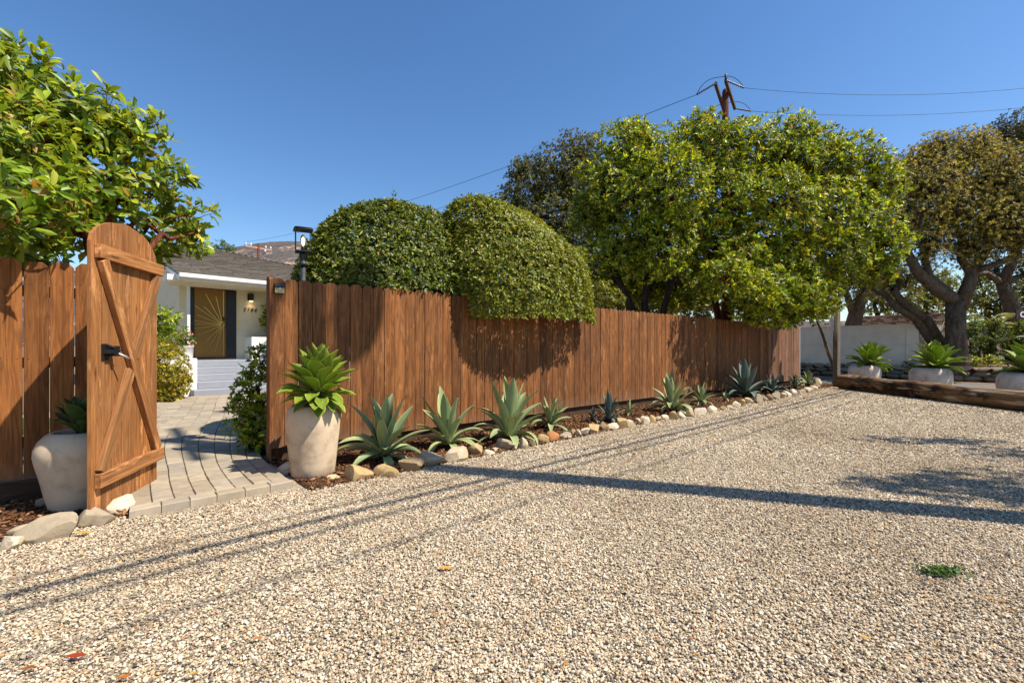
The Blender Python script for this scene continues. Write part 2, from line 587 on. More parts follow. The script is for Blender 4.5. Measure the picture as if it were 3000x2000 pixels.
M['paver'] = m_paver()
M['shingle'] = m_shingle()
M['gravel'] = m_gravel()
M['pebble'] = m_pebble()
M['chip'] = m_chip()
M['mulch'] = m_stone('mulch', [(0.085, 0.042, 0.022)], 0.95, 30, 0.9)
M['earth'] = m_stone('dry_earth', [(0.20, 0.145, 0.09)], 0.95, 3, 0.5)
M['leaf_litter'] = m_stone('leaf_littered_earth', [(0.22, 0.15, 0.085)], 0.95, 14, 0.8)
M['asphalt'] = m_stone('asphalt', [(0.16, 0.145, 0.13)], 0.9, 12, 0.5)
M['turf'] = m_stone('turf', [(0.05, 0.10, 0.02)], 0.95, 30, 0.6)
M['cobble'] = m_stone('tan_field_stone', [(0.44, 0.33, 0.19), (0.50, 0.40, 0.26), (0.36, 0.28, 0.18), (0.55, 0.45, 0.31), (0.42, 0.30, 0.16)], 0.85, 6, 0.45)
M['cobble_ochre'] = m_stone('ochre_field_stone', [(0.40, 0.28, 0.135)], 0.85, 6, 0.45)
M['cobble_orange'] = m_stone('orange_field_stone', [(0.46, 0.20, 0.08)], 0.85, 6, 0.4)
M['cobble_cream'] = m_stone('cream_field_stone', [(0.60, 0.50, 0.36)], 0.85, 6, 0.4)
M['cobble_grey'] = m_stone('grey_field_stone', [(0.34, 0.275, 0.19)], 0.85, 5, 0.4)
M['cobble_brown'] = m_stone('brown_field_stone', [(0.27, 0.19, 0.11)], 0.85, 6, 0.5)
M['wall_stone'] = m_stone('wall_stone', [(0.17, 0.13, 0.095), (0.26, 0.20, 0.14), (0.20, 0.16, 0.12), (0.33, 0.27, 0.20)], 0.9, 5, 0.7)


def m_hill():
    t = NT('chaparral_hill', 0.95, 0.05)
    v = t.coord('Object')
    f = t.noise(v, 0.012, 6, 0.7)
    f2 = t.noise(v, 0.05, 5, 0.7)
    c = t.mix(t.ramp(f2, [(0.35, 0.0), (0.7, 1.0)]), (0.085, 0.076, 0.078), (0.135, 0.11, 0.097))
    rock = t.math('MULTIPLY', t.ramp(f, [(0.50, 0.0), (0.58, 1.0)]), t.ramp(f2, [(0.48, 0.0), (0.56, 1.0)]))
    c = t.mix(rock, c, (0.34, 0.245, 0.175))
    return t.done(c, t.bump(f2, 0.8, 12))


M['hill'] = m_hill()


def m_emit(name, col, strength):
    t = NT(name)
    t.b.inputs['Base Color'].default_value = (0.9, 0.7, 0.4, 1)
    t.b.inputs['Emission Color'].default_value = (*col, 1)
    t.b.inputs['Emission Strength'].default_value = strength
    return t.mat


def m_glass(name, col=(1, 1, 1), rough=0.02):
    t = NT(name, rough, 0.5)
    t.b.inputs['Base Color'].default_value = (*col, 1)
    t.b.inputs['Transmission Weight'].default_value = 1.0
    t.b.inputs['IOR'].default_value = 1.15
    return t.mat


M['filament'] = m_emit('glowing_filament', (1.0, 0.58, 0.22), 4.0)
M['lamp_glow'] = m_emit('lamp_glow', (1.0, 0.65, 0.3), 5.0)
M['bulb_glass'] = m_glass('bulb_glass', (1.0, 0.93, 0.8))


# ------------------------------------------------------------------ fast mesh from numpy
def np_mesh(name, V, F, mat, tint=None, smooth=True):
    """F: (n,3) or (n,4) int array"""
    me = bpy.data.meshes.new(name)
    k = F.shape[1]
    me.vertices.add(len(V))
    me.vertices.foreach_set('co', np.ascontiguousarray(V, np.float32).ravel())
    me.loops.add(F.size)
    me.loops.foreach_set('vertex_index', np.ascontiguousarray(F, np.int32).ravel())
    me.polygons.add(len(F))
    me.polygons.foreach_set('loop_start', np.arange(0, F.size, k, dtype=np.int32))
    me.polygons.foreach_set('loop_total', np.full(len(F), k, np.int32))
    if smooth:
        me.polygons.foreach_set('use_smooth', np.ones(len(F), bool))
    if tint is not None:
        at_ = me.attributes.new('tint', 'FLOAT_COLOR', 'POINT')
        c = np.ones((len(V), 4), np.float32)
        c[:, :3] = tint
        at_.data.foreach_set('color', c.ravel())
    me.materials.append(mat)
    me.update(calc_edges=True)
    me.validate()
    return me


def unit(a):
    return a / np.maximum(np.linalg.norm(a, axis=-1, keepdims=True), 1e-9)


def palette(n, cols, weights=None, jitter=0.18):
    cols = np.array(cols, float)
    w = np.array(weights, float) if weights is not None else np.ones(len(cols))
    idx = RNG.choice(len(cols), n, p=w / w.sum())
    c = cols[idx] * (1 + RNG.normal(0, jitter, (n, 1))) * (1 + RNG.normal(0, 0.06, (n, 3)))
    return np.clip(c, 0.004, 0.9)


def leaf_mesh(P, D, N, L, W, T, rich=False):
    """leaves: base P, direction D, normal N (all (n,3)), length L, width W (n,), tint T (n,3)"""
    n = len(P)
    D = unit(D)
    S = unit(np.cross(D, N))
    N = unit(np.cross(S, D))
    L = L[:, None]
    W = W[:, None]
    if rich:
        fold = 0.16
        rows = [(0.0, 0.0, 0.0), (0.30, 0.44, -0.02), (0.62, 0.50, -0.05), (1.0, 0.0, -0.14)]
        v = [P,
             P + D * L * .34 + S * W * .38 + N * W * fold, P + D * L * .34 - N * W * .03, P + D * L * .34 - S * W * .38 + N * W * fold,
             P + D * L * .72 + S * W * .46 + N * (W * fold - L * .03), P + D * L * .72 - N * L * .045, P + D * L * .72 - S * W * .46 + N * (W * fold - L * .03),
             P + D * L - N * L * .12]
        f = [(0, 2, 1), (0, 3, 2), (1, 2, 5), (1, 5, 4), (2, 3, 6), (2, 6, 5), (4, 5, 7), (5, 6, 7)]
        k = 8
    else:
        v = [P, P + D * L * .5 + S * W * .5 + N * W * .14, P + D * L * .5 - S * W * .5 + N * W * .14, P + D * L - N * L * .08]
        f = [(0, 3, 1), (0, 2, 3)]
        k = 4
    V = np.stack(v, 1).reshape(-1, 3)
    F = (np.array(f)[None] + (np.arange(n) * k)[:, None, None]).reshape(-1, 3)
    TT = np.repeat(T, k, axis=0)
    return V, F, TT


def rand_dirs(n):
    return unit(RNG.normal(size=(n, 3)))


def lobe_clusters(lobes, dens, shell=0.55, up=0.35):
    """cluster points and their growth axes for a list of (centre, radii); dens = clusters per m2 of lobe surface"""
    Ps, As = [], []
    for c, r in lobes:
        r = np.array(r, float)
        area = 4 * math.pi * ((r[0] * r[1]) ** 1.6 / 3 + (r[0] * r[2]) ** 1.6 / 3 + (r[1] * r[2]) ** 1.6 / 3) ** (1 / 1.6)
        n = max(4, int(area * dens))
        d = rand_dirs(n)
        rad = 1 - np.abs(RNG.normal(0, 1, n)) * (1 - shell) * 0.55
        # uneven outline: low-frequency wobble of the radius
        w = rand_dirs(5)
        wob = 1 + 0.10 * np.sin((d @ w.T) * 5.0 + RNG.uniform(0, 6, 5)).sum(1) / 1.8
        p = np.array(c) + d * r * (np.clip(rad, 0.15, 1.05) * wob)[:, None]
        Ps.append(p)
        As.append(unit(d / r * r.mean() + RNG.normal(0, 0.35, (n, 3)) + np.array([0, 0, up])))
    return np.concatenate(Ps), np.concatenate(As)


def rosettes(P, A, k, L, W, spread=(30, 85), jl=0.2):
    """k leaves round every cluster axis"""
    n = len(P)
    P2 = np.repeat(P, k, 0)
    A2 = np.repeat(A, k, 0)
    rd = RNG.normal(size=A2.shape)
    rd = unit(rd - A2 * (rd * A2).sum(1, keepdims=True))
    ang = np.radians(RNG.uniform(spread[0], spread[1], len(P2)))[:, None]
    D = A2 * np.cos(ang) + rd * np.sin(ang)
    N = A2 * np.sin(ang) - rd * np.cos(ang) + RNG.normal(0, 0.25, A2.shape)
    ll = L * np.clip(1 + RNG.normal(0, jl, len(P2)), 0.45, 1.6)
    ww = W * np.clip(1 + RNG.normal(0, jl, len(P2)), 0.5, 1.5)
    P2 = P2 + D * (0.12 * L) + RNG.normal(0, L * 0.08, P2.shape) - A2 * RNG.uniform(0, L * 0.5, (len(P2), 1))
    return P2, D, N, ll, ww


def bent(a, b, k=5, wob=0.08, sag=0.0):
    a, b = Vector(a), Vector(b)
    L = (b - a).length
    pts = []
    for i in range(k + 1):
        u = i / k
        p = a.lerp(b, u)
        if 0 < i < k:
            p += Vector(RNG.normal(0, wob * L / k, 3))
        p.z += sag * math.sin(u * math.pi)
        pts.append(p)
    return pts


def twigs_mb(P, hubs, frac, r0, r1, n=3):
    """thin twigs from the nearest hub to a share of the clusters"""
    mb = MB()
    hubs = np.array(hubs)
    idx = RNG.choice(len(P), int(len(P) * frac), replace=False)
    for i in idx:
        h = hubs[np.argmin(((hubs - P[i]) ** 2).sum(1))]
        mb.tube(bent(h, P[i], 3, 0.35), [r0, r0 * .7, (r0 * .3 + r1 * .7), r1], n, cap=False)
    return mb


def make_tree(name, label, cat, base, trunks, lobes, dens, k, L, W, cols, weights, leafmat, bark, group=None, shell=0.55,
              twig=0.3, twig_r=(0.012, 0.004), spread=(30, 85), rich=False, up=0.35, hub_scale=0.25, limbs=True):
    base = Vector(base)
    t = thing(name, label, cat, base, group)
    mb = MB()
    tops = []
    for pts, rad in trunks:
        mb.tube(pts, rad, 10)
        tops.append(Vector(pts[-1]))
    off = np.array(base)
    if limbs and tops:
        for c, r in lobes:
            c = Vector(c)
            tp = min(tops, key=lambda q: (q - c).length)
            rr = trunks[tops.index(tp)][1][-1]
            mb.tube(bent(tp, c, 5, 0.25), [rr * .9, rr * .75, rr * .6, rr * .5, rr * .38, rr * .25], 6, cap=False)
    mb.v = [tuple(Vector(v) - base) for v in mb.v]
    if mb.v:
        mb.build('trunk', bark, t, True)
    P, A = lobe_clusters(lobes, dens, shell, up)
    if twig > 0:
        tw = twigs_mb(P, [list(c) for c, r in lobes], twig, twig_r[0], twig_r[1])
        tw.v = [tuple(Vector(v) - base) for v in tw.v]
        tw.build('twigs', bark, t, True)['kind'] = 'stuff'
    p, d, n, ll, ww = rosettes(P, A, k, L, W, spread)
    # young and old shoots differ from cluster to cluster
    T = palette(len(p), cols, weights) * np.repeat(np.exp(RNG.normal(0, .30, len(P))), k)[:, None]
    V, F, TT = leaf_mesh(p - off, d, n, ll, ww, T, rich)
    link('crown', np_mesh('crown', V, F, leafmat, TT), t)['kind'] = 'stuff'
    return t


def lob(lst, flat=1.0, deep=1.0):
    out = []
    for px, py, Y, r in lst:
        rr = r * Y / FPX
        out.append((at(px, py, Y), (rr, rr * deep, rr * flat)))
    return out


def rock_mesh(name, size, mat, cuts=9, sub=2, seed=None, flat_base=True):
    rg = np.random.default_rng(seed if seed is not None else RNG.integers(1 << 30))
    key = ('ico', sub)
    if key not in CACHE:
        import bmesh
        bm = bmesh.new()
        bmesh.ops.create_icosphere(bm, subdivisions=sub, radius=1.0)
        bm.verts.ensure_lookup_table()
        CACHE[key] = (np.array([v.co[:] for v in bm.verts]), np.array([[v.index for v in f.verts] for f in bm.faces]))
        bm.free()
    V, F = CACHE[key]
    V = V.copy()
    for i in range(cuts):
        n = rg.normal(size=3)
        n /= np.linalg.norm(n)
        d = rg.uniform(0.50, 0.80)
        e = V @ n - d
        V -= np.outer(np.clip(e, 0, None), n) * 0.98
    w = rg.normal(size=(4, 3)) * 2.2
    ph = rg.uniform(0, 6, 4)
    V *= (1 + 0.022 * np.sin(V @ w.T + ph).sum(1))[:, None]
    V *= np.array(size) / (V.max(0) - V.min(0))
    V -= (V.max(0) + V.min(0)) / 2
    if flat_base:
        V[:, 2] = np.maximum(V[:, 2], -size[2] * 0.42)
        V[:, 2] -= V[:, 2].min()
    me = np_mesh(name, V, F, mat, None, True)
    return me


CACHE = {}

# ------------------------------------------------------------------ ground
def sheet(name, pts, z, mat, kind='structure', label=None):
    mb = MB()
    mb.add([(p[0], p[1], z) for p in pts], [tuple(range(len(pts)))])
    o = mb.build(name, mat)
    if o.data.polygons[0].normal.z < 0:
        o.data.flip_normals()
    return tag(o, label, None, None, kind)


sheet('ground', [(-3000, -3000), (3000, -3000), (3000, 3000), (-3000, 3000)], -0.03, M['earth'])
road_a, road_b = 9.2, 13.9
# gravel drive: everything on our side of the fence up to the log
sheet('gravel_driveway', [FP(-9, -0.05), FP(15.4, -0.05), (9.75, 15.4), (9.75, 6.0), (9.9, -8.0), (-14, -8.0)], 0.0, M['gravel'])
# road beyond the log, then the leaf-strewn verge in front of the stone wall
wn0, wdir = Vector((12.4, 19.6, 0)), FN
def WP(s, n, z=0.0):
    return wn0 + FN * s + FD * n + UP * z
sheet('road', [(9.75, 6.0), (9.75, 17.0), WP(-4, -3.4), WP(-4, -.75), WP(16, -.75), (22, 2.0), (9.9, -8)], -0.004, M['asphalt'])
sheet('verge', [WP(-4, -.9), WP(-4, .05), WP(16, .05), WP(16, -.9)], 0.002, M['leaf_litter'])
sheet('terrace', [WP(-6, .15), WP(16, .15), WP(16, 30), WP(-6, 30)], 0.47, M['leaf_litter'])
sheet('garden_soil', [FP(-9, -0.08), FP(16.3, -0.08), FP(16.3, -14), FP(-9, -14)], 0.004, M['leaf_litter'])

# ------------------------------------------------------------------ scattered stuff by geometry nodes
def scatter(name, pts, rot, scl, protos, kind='stuff', label=None):
    me = bpy.data.meshes.new(name)
    me.vertices.add(len(pts))
    me.vertices.foreach_set('co', np.ascontiguousarray(pts, np.float32).ravel())
    a = me.attributes.new('rot', 'FLOAT_VECTOR', 'POINT')
    a.data.foreach_set('vector', np.ascontiguousarray(rot, np.float32).ravel())
    a = me.attributes.new('scl', 'FLOAT_VECTOR', 'POINT')
    a.data.foreach_set('vector', np.ascontiguousarray(scl, np.float32).ravel())
    me.update()
    o = link(name, me)
    tag(o, label, None, None, kind)
    coll = bpy.data.collections.new(name + '_kinds')
    for pm in protos:
        coll.objects.link(bpy.data.objects.new(name + '_piece', pm))
    g = bpy.data.node_groups.new(name + '_nodes', 'GeometryNodeTree')
    g.interface.new_socket('Geometry', in_out='INPUT', socket_type='NodeSocketGeometry')
    g.interface.new_socket('Geometry', in_out='OUTPUT', socket_type='NodeSocketGeometry')
    N = g.nodes.new
    gi, go = N('NodeGroupInput'), N('NodeGroupOutput')
    iop = N('GeometryNodeInstanceOnPoints')
    ci = N('GeometryNodeCollectionInfo')
    ci.inputs['Collection'].default_value = coll
    ci.inputs['Separate Children'].default_value = True
    ci.inputs['Reset Children'].default_value = True
    rv = N('FunctionNodeRandomValue')
    rv.data_type = 'INT'
    for s_ in rv.inputs:
        if s_.type == 'INT' and s_.name == 'Max':
            s_.default_value = len(protos) - 1
        if s_.type == 'INT' and s_.name == 'Min':
            s_.default_value = 0
    na = []
    for nm in ('rot', 'scl'):
        x = N('GeometryNodeInputNamedAttribute')
        x.data_type = 'FLOAT_VECTOR'
        x.inputs['Name'].default_value = nm
        na.append(x)
    er = N('FunctionNodeEulerToRotation')
    L_ = g.links.new
    L_(gi.outputs[0], iop.inputs['Points'])
    L_(ci.outputs[0], iop.inputs['Instance'])
    iop.inputs['Pick Instance'].default_value = True
    out_int = [q for q in rv.outputs if q.type == 'INT'][0]
    L_(out_int, iop.inputs['Instance Index'])
    L_(na[0].outputs['Attribute'], er.inputs[0])
    L_(er.outputs[0], iop.inputs['Rotation'])
    L_(na[1].outputs['Attribute'], iop.inputs['Scale'])
    L_(iop.outputs[0], go.inputs[0])
    md = o.modifiers.new('scatter', 'NODES')
    md.node_group = g
    return o


def pebble_proto(i):
    rg = np.random.default_rng(100 + i)
    me = rock_mesh('pebble', (1.0, rg.uniform(.6, .9), rg.uniform(.45, .7)), M['pebble'], 5, 1, 100 + i, False)
    me.polygons.foreach_set('use_smooth', np.zeros(len(me.polygons), bool))
    return me


def in_view(X, Y, margin=0.25):
    return np.abs(X) < 1.125 * Y + margin


bed_n = 1.22    # the bed is this deep in front of the fence


def frac_fence(X, Y):
    rx, ry = X - F0.x, Y - F0.y
    return rx * FD.x + ry * FD.y, rx * FN.x + ry * FN.y     # t, n


def gravel_points(y0, y1, dens):
    xa = 1.125 * y1 + 0.3
    n = int(dens * (y1 - y0) * 2 * xa)
    X = RNG.uniform(-xa, xa, n)
    Y = RNG.uniform(y0, y1, n)
    t, nn = frac_fence(X, Y)
    ok = in_view(X, Y) & (X < 9.5)
    front = np.where(t > -0.1, 1.15, np.where(t < -1.05, 0.95, 1.10))
    ok &= nn > front + RNG.normal(0, 0.04, n)
    # keep off the raised end of the path
    # thin, dusty spots where the bed shows
    thin = np.sin(X * 1.9 + 1.3 * np.sin(Y * 1.1)) * np.sin(Y * 2.3 + X * .7) + .5 * np.sin(X * 5.1 + Y * 3.7)
    ok &= RNG.uniform(0, 1, n) > np.clip((thin - .55) * .55, 0, .5)
    ok &= ~((t > -1.04) & (t < 0.02) & (nn < 1.10))
    return X[ok], Y[ok]


gx, gy = [], []
for a, b, dn, s0 in ((1.35, 3.0, 9500, 1.0), (3.0, 5.0, 8000, 1.05), (5.0, 8.0, 3800, 1.4), (8.0, 13.5, 1300, 2.0)):
    x, y = gravel_points(a, b, dn)
    gx.append(np.stack([x, y, np.full(len(x), s0)], 1))
gp = np.concatenate(gx)
ng = len(gp)
gs = 0.0108 * gp[:, 2] * np.clip(RNG.lognormal(0, 0.28, ng), .5, 2.0)
pts = np.stack([gp[:, 0], gp[:, 1], RNG.uniform(0.0, 0.009, ng)], 1)
rot = np.stack([RNG.normal(0, .45, ng), RNG.normal(0, .45, ng), RNG.uniform(0, 6.28, ng)], 1)
scatter('gravel', pts, rot, np.repeat(gs[:, None], 3, 1), [pebble_proto(i) for i in range(5)], 'stuff')

# mulch bed along the fence and under the left fence
sheet('mulch_bed', [FP(0.02, -0.10), FP(16.35, -0.10), FP(16.6, 1.0), FP(15.5, bed_n), FP(0.02, bed_n - .05)], 0.012, M['mulch'])
sheet('mulch_bed', [FP(-6, -0.10), FP(-1.05, -0.10), FP(-1.05, .75), FP(-1.5, .98), FP(-6, 1.0)], 0.012, M['mulch'])


def chip_proto(i):
    rg = np.random.default_rng(200 + i)
    return rock_mesh('chip', (1.0, rg.uniform(.25, .5), .12), M['chip'], 6, 1, 200 + i, False)


n = 17000
t = RNG.uniform(0.03, 16.3, n) ** 1.0
t[: n // 2] = RNG.uniform(0.03, 6.5, n // 2)
nn = RNG.uniform(-0.1, bed_n, n)
tl = RNG.uniform(-3.2, -1.06, 3500)
nl = RNG.uniform(-0.1, 0.96, 3500)
t = np.concatenate([t, tl])
nn = np.concatenate([nn, nl])
pts = np.array([F0.x, F0.y, 0]) + np.outer(t, np.array(FD)) + np.outer(nn, np.array(FN))
pts[:, 2] = RNG.uniform(0.012, 0.03, len(t))
rot = np.stack([RNG.normal(0, .4, len(t)), RNG.normal(0, .4, len(t)), RNG.uniform(0, 6.28, len(t))], 1)
scatter('mulch', pts, rot, np.repeat((0.035 * RNG.lognormal(0, .4, len(t)))[:, None], 3, 1), [chip_proto(i) for i in range(4)], 'stuff')

# ------------------------------------------------------------------ paver path
def catmull(P, k=14):
    P = [Vector(p) for p in P]
    P = [P[0] * 2 - P[1]] + P + [P[-1] * 2 - P[-2]]
    out = []
    for i in range(1, len(P) - 2):
        a, b, c, d = P[i - 1:i + 3]
        for j in range(k):
            u = j / k
            out.append(0.5 * ((2 * b) + (c - a) * u + (2 * a - 5 * b + 4 * c - d) * u * u + (3 * b - a - 3 * c + d) * u ** 3))
    out.append(P[-2])
    return out


cl = catmull([(-2.30, 3.57, 0), (-2.64, 3.96, 0), (-3.05, 4.47, 0), (-3.62, 5.25, 0), (-4.24, 6.2, 0), (-4.80, 7.2, 0), (-5.5, 8.4, 0), (-6.3, 9.7, 0), (-6.98, 10.88, 0)])
cum = [0.0]
for a, b in zip(cl, cl[1:]):
    cum.append(cum[-1] + (b - a).length)
PLEN = cum[-1]


def path_pt(u, v):
    """u metres along, v -0.5..0.5 across (positive to the right hand)"""
    u = max(0.0, min(PLEN, u))
    i = max(0, min(len(cl) - 2, int(np.searchsorted(cum, u)) - 1))
    f = (u - cum[i]) / (cum[i + 1] - cum[i])
    p = cl[i].lerp(cl[i + 1], f)
    j = max(0, i - 12)
    k2 = min(len(cl) - 1, i + 13)
    tdir = (cl[k2] - cl[j]).normalized()
    rt = Vector((tdir.y, -tdir.x, 0))
    w = np.interp(u, [0, .5, 1.2, 2.4, 3.4, PLEN], [1.08, 1.06, 1.04, 1.30, 1.45, 1.55])
    return p + rt * (v * w)


path = MB()
edgeL = [path_pt(u, -.5) for u in np.linspace(0.02, PLEN, 40)]
edgeR = [path_pt(u, .5) for u in np.linspace(0.02, PLEN, 40)]
vs = [(p.x, p.y, 0.042) for p in edgeL] + [(p.x, p.y, 0.042) for p in edgeR]
path.add(vs, [(i, i + 40, i + 41, i + 1) for i in range(39)])
path_o = tag(path.build('paver_path', M['soil']), None, None, None, 'structure')


def paver_cell(corners, mb, z0=0.0, z1=0.062, gap=0.0022, ch=0.007):
    c = sum((Vector(p) for p in corners), Vector()) / 4
    P0, P1, P2, P3 = [Vector(p) for p in corners]
    lv, lu = max((P1 - P0).length, .02), max((P3 - P0).length, .02)
    def ins(gv, gu_):
        out = []
        for fv, fu in ((gv / lv, gu_ / lu), (1 - gv / lv, gu_ / lu), (1 - gv / lv, 1 - gu_ / lu), (gv / lv, 1 - gu_ / lu)):
            out.append(P0.lerp(P1, fv).lerp(P3.lerp(P2, fv), fu))
        return out
    a, b = ins(gap, gap * 1.8), ins(gap + ch * .6, gap * 1.8 + ch)
    dz = random.uniform(-0.003, 0.003)
    tl_ = [random.uniform(-.0015, .0015) for _ in range(4)]
    vs = [(p.x, p.y, z0) for p in a] + [(p.x, p.y, z1 - ch + dz + q) for p, q in zip(a, tl_)] + [(p.x, p.y, z1 + dz + q) for p, q in zip(b, tl_)]
    fs = [(8, 9, 10, 11)]
    for i in range(4):
        j = (i + 1) % 4
        fs += [(i, j, j + 4, i + 4), (i + 4, j + 4, j + 8, i + 8)]
    mb.add(vs, fs)


cells = []
NC = 8
eu = 0.125
# front edging course, laid lengthways
ev = [-.5, -.33, -.17, -.01, .17, .34, .5]
for a, b in zip(ev, ev[1:]):
    cells.append([path_pt(0, a), path_pt(0, b), path_pt(eu, b), path_pt(eu, a)])
for c in range(NC):
    v0, v1 = -.5 + c / NC, -.5 + (c + 1) / NC
    u = eu
    first = True
    while u < PLEN - 0.02:
        ln = 0.225 * (random.choice([.55, .8, 1.0]) if first else 1.0)
        u1 = min(PLEN, u + ln)
        if PLEN - u1 < .08:
            u1 = PLEN
        cells.append([path_pt(u, v0), path_pt(u, v1), path_pt(u1, v1), path_pt(u1, v0)])
        u = u1
        first = False
cells.sort(key=lambda c: sum(p.y for p in c))
rest = MB()
for i, c in enumerate(cells):
    if i < 300:
        mb = MB()
        ctr = sum((Vector(p) for p in c), Vector()) / 4
        paver_cell([Vector(p) - ctr for p in c], mb)
        mb.build('paver', M['paver'], path_o, loc=ctr)
    else:
        paver_cell(c, rest)
if rest.v:
    tag(rest.build('paver', M['paver'], path_o), None, None, None, 'stuff')
# the branch of the path that runs off to the left in front of the house
br = MB()
b0, bu, bv = path_pt(5.1, -.5), Vector((-0.93, 0.10, 0)).normalized(), None
bv = Vector((-bu.y, bu.x, 0)) * -1
for i in range(11):
    for j in range(15):
        x0 = i * .225 + (0.1125 if j % 2 else 0)
        o_ = b0 + bu * x0 + bv * (j * .14 - .15)
        # cut against the curved side of the main path
        q = o_ + bu * .1
        dmin = min((q - e).length for e in edgeL)
        near = min(edgeL, key=lambda e: (q - e).length)
        if q.x > near.x + .04:
            continue
        paver_cell([o_, o_ + bu * .225, o_ + bu * .225 + bv * .14, o_ + bv * .14], br, 0, .058)
branch = tag(br.build('paver_path', M['paver']), None, None, None, 'structure')

# lawn with blades
lawn_poly = [gr(512, 1230), gr(462, 1262), Vector((-5.05, 6.1, 0)), Vector((-9.5, 6.6, 0)), Vector((-9.5, 8.3, 0)), gr(445, 1212)]
sheet('lawn', lawn_poly, 0.02, M['turf'])
n = 9000
X = RNG.uniform(-7.2, -4.8, n)
Y = RNG.uniform(6.0, 8.4, n)


def inside(poly, X, Y):
    c = np.zeros(len(X), bool)
    k = len(poly)
    for i in range(k):
        a, b = poly[i], poly[(i + 1) % k]
        cond = ((a[1] > Y) != (b[1] > Y)) & (X < (b[0] - a[0]) * (Y - a[1]) / (b[1] - a[1] + 1e-12) + a[0])
        c ^= cond
    return c


ok = inside(lawn_poly, X, Y)
X, Y = X[ok], Y[ok]
n = len(X)
D = unit(np.stack([RNG.normal(0, .35, n), RNG.normal(0, .35, n), np.ones(n)], 1))
V, F, T = leaf_mesh(np.stack([X, Y, np.full(n, .02)], 1), D, rand_dirs(n), RNG.uniform(.03, .06, n), np.full(n, .007),
                    palette(n, [(0.10, 0.21, 0.025), (0.14, 0.25, 0.03), (0.07, 0.15, 0.02)]))
tag(link('grass', np_mesh('grass', V, F, M['grass'], T)), None, None, None, 'stuff')

# ------------------------------------------------------------------ distant hill
def build_hill():
    nx, ny = 90, 34
    V = []
    ridge_px = [(-400, 800), (200, 795), (500, 790), (690, 739), (760, 722), (830, 711), (900, 709), (960, 716), (1050, 745), (1200, 800), (1500, 880), (2000, 935), (3400, 950)]
    xs = [p[0] for p in ridge_px]
    ys = [p[1] for p in ridge_px]
    Yc = 1500.0
    for j in range(ny):
        f = j / (ny - 1)
        for i in range(nx):
            px = -400 + 3800 * i / (nx - 1)
            top = (HOR - np.interp(px, xs, ys)) / FPX * Yc
            Yd = 900 + 1300 * f
            prof = math.sin(min(1, (Yd - 900) / 600) * math.pi / 2) ** 1.3 if Yd < 1500 else math.cos((Yd - 1500) / 700 * math.pi / 2) ** .8
            x = (px - 1500) / FPX * Yc
            z = top * max(0, prof)
            rid = math.sin(x * .012 + math.sin(Yd * .006) * 2) * 16 + math.sin(x * .031 + 1.3) * 8
            z += rid * max(0, prof) * (1 - max(0, prof)) * 1.6
            V.append((x, Yd, z - 3))
    F = [(j * nx + i, j * nx + i + 1, (j + 1) * nx + i + 1, (j + 1) * nx + i) for j in range(ny - 1) for i in range(nx - 1)]
    me = np_mesh('hill', np.array(V), np.array(F), M['hill'])
    tag(link('hill', me), None, None, None, 'structure')


build_hill()

# ------------------------------------------------------------------ house
house = thing('house', 'cream stucco bungalow with grey shingle roof and gold front door', 'house', mat=HMAT)


def hbox(name, lo, hi, mat, parent=house, bev=0.0):
    return MB().box(lo, hi, None, 0, bev).build(name, mat, parent)


EP = -1.36
PITCH, EAVE_Z = 0.29, 3.02
RID_P, RID_Z = 5.1, 3.02 + 0.29 * 6.46
S_L, S_R = -0.17, 9.0
# walls: front either side of the entry, gable end, back
hbox('wall', (1.44, 0.0, 0.0), (8.0, 0.2, 3.0), M['stucco'])
gable = MB()
gable.prism([(0.0, 0.0), (10.0, 0.0), (10.0, 3.2), (5.0, 4.70), (0.0, 3.24)], 0.0, 0.18, Matrix(((0, -1, 0, 0.30), (1, 0, 0, 0.0), (0, 0, 1, 0), (0, 0, 0, 1))))
gable.build('wall', M['stucco'], house)
hbox('wall', (0.30, 9.8, 0.0), (8.0, 10.0, 3.0), M['stucco'])
hbox('wall', (7.8, 0.2, 0.0), (8.0, 9.8, 3.0), M['stucco'])
hbox('lintel', (0.30, 0.0, 3.0), (8.0, 0.2, 3.08), M['stucco'])
hbox('soffit', (S_L + .02, -1.24, 2.865), (8.9, 0.0, 2.90), M['stucco'])
hbox('fascia', (S_L + .02, -1.32, 2.87), (8.9, -1.24, 3.0), M['white_paint'])
hbox('fascia_return', (S_L - .18, -1.1, 2.88), (S_L + .02, -0.5, 3.02), M['white_paint'])


def roof_z(p):
    return EAVE_Z + PITCH * (p - EP)


# gutter: an open channel
gut = MB()
gp_ = [(-1.445, 3.040), (-1.445, 2.945), (-1.400, 2.925), (-1.325, 2.925), (-1.325, 3.040), (-1.337, 3.040), (-1.337, 2.940), (-1.395, 2.940), (-1.433, 2.955), (-1.433, 3.040)]
n_ = len(gp_)
gut.v = [(S_L, p, z) for p, z in gp_] + [(8.95, p, z) for p, z in gp_]
gut.f = [(i, (i + 1) % n_, (i + 1) % n_ + n_, i + n_) for i in range(n_)]
gut.m = [0] * n_
gut.add([(S_L - .004, p, z) for p, z in gp_[:5]], [(0, 1, 2, 3, 4)])
gut.build('gutter', M['white_metal'], house)
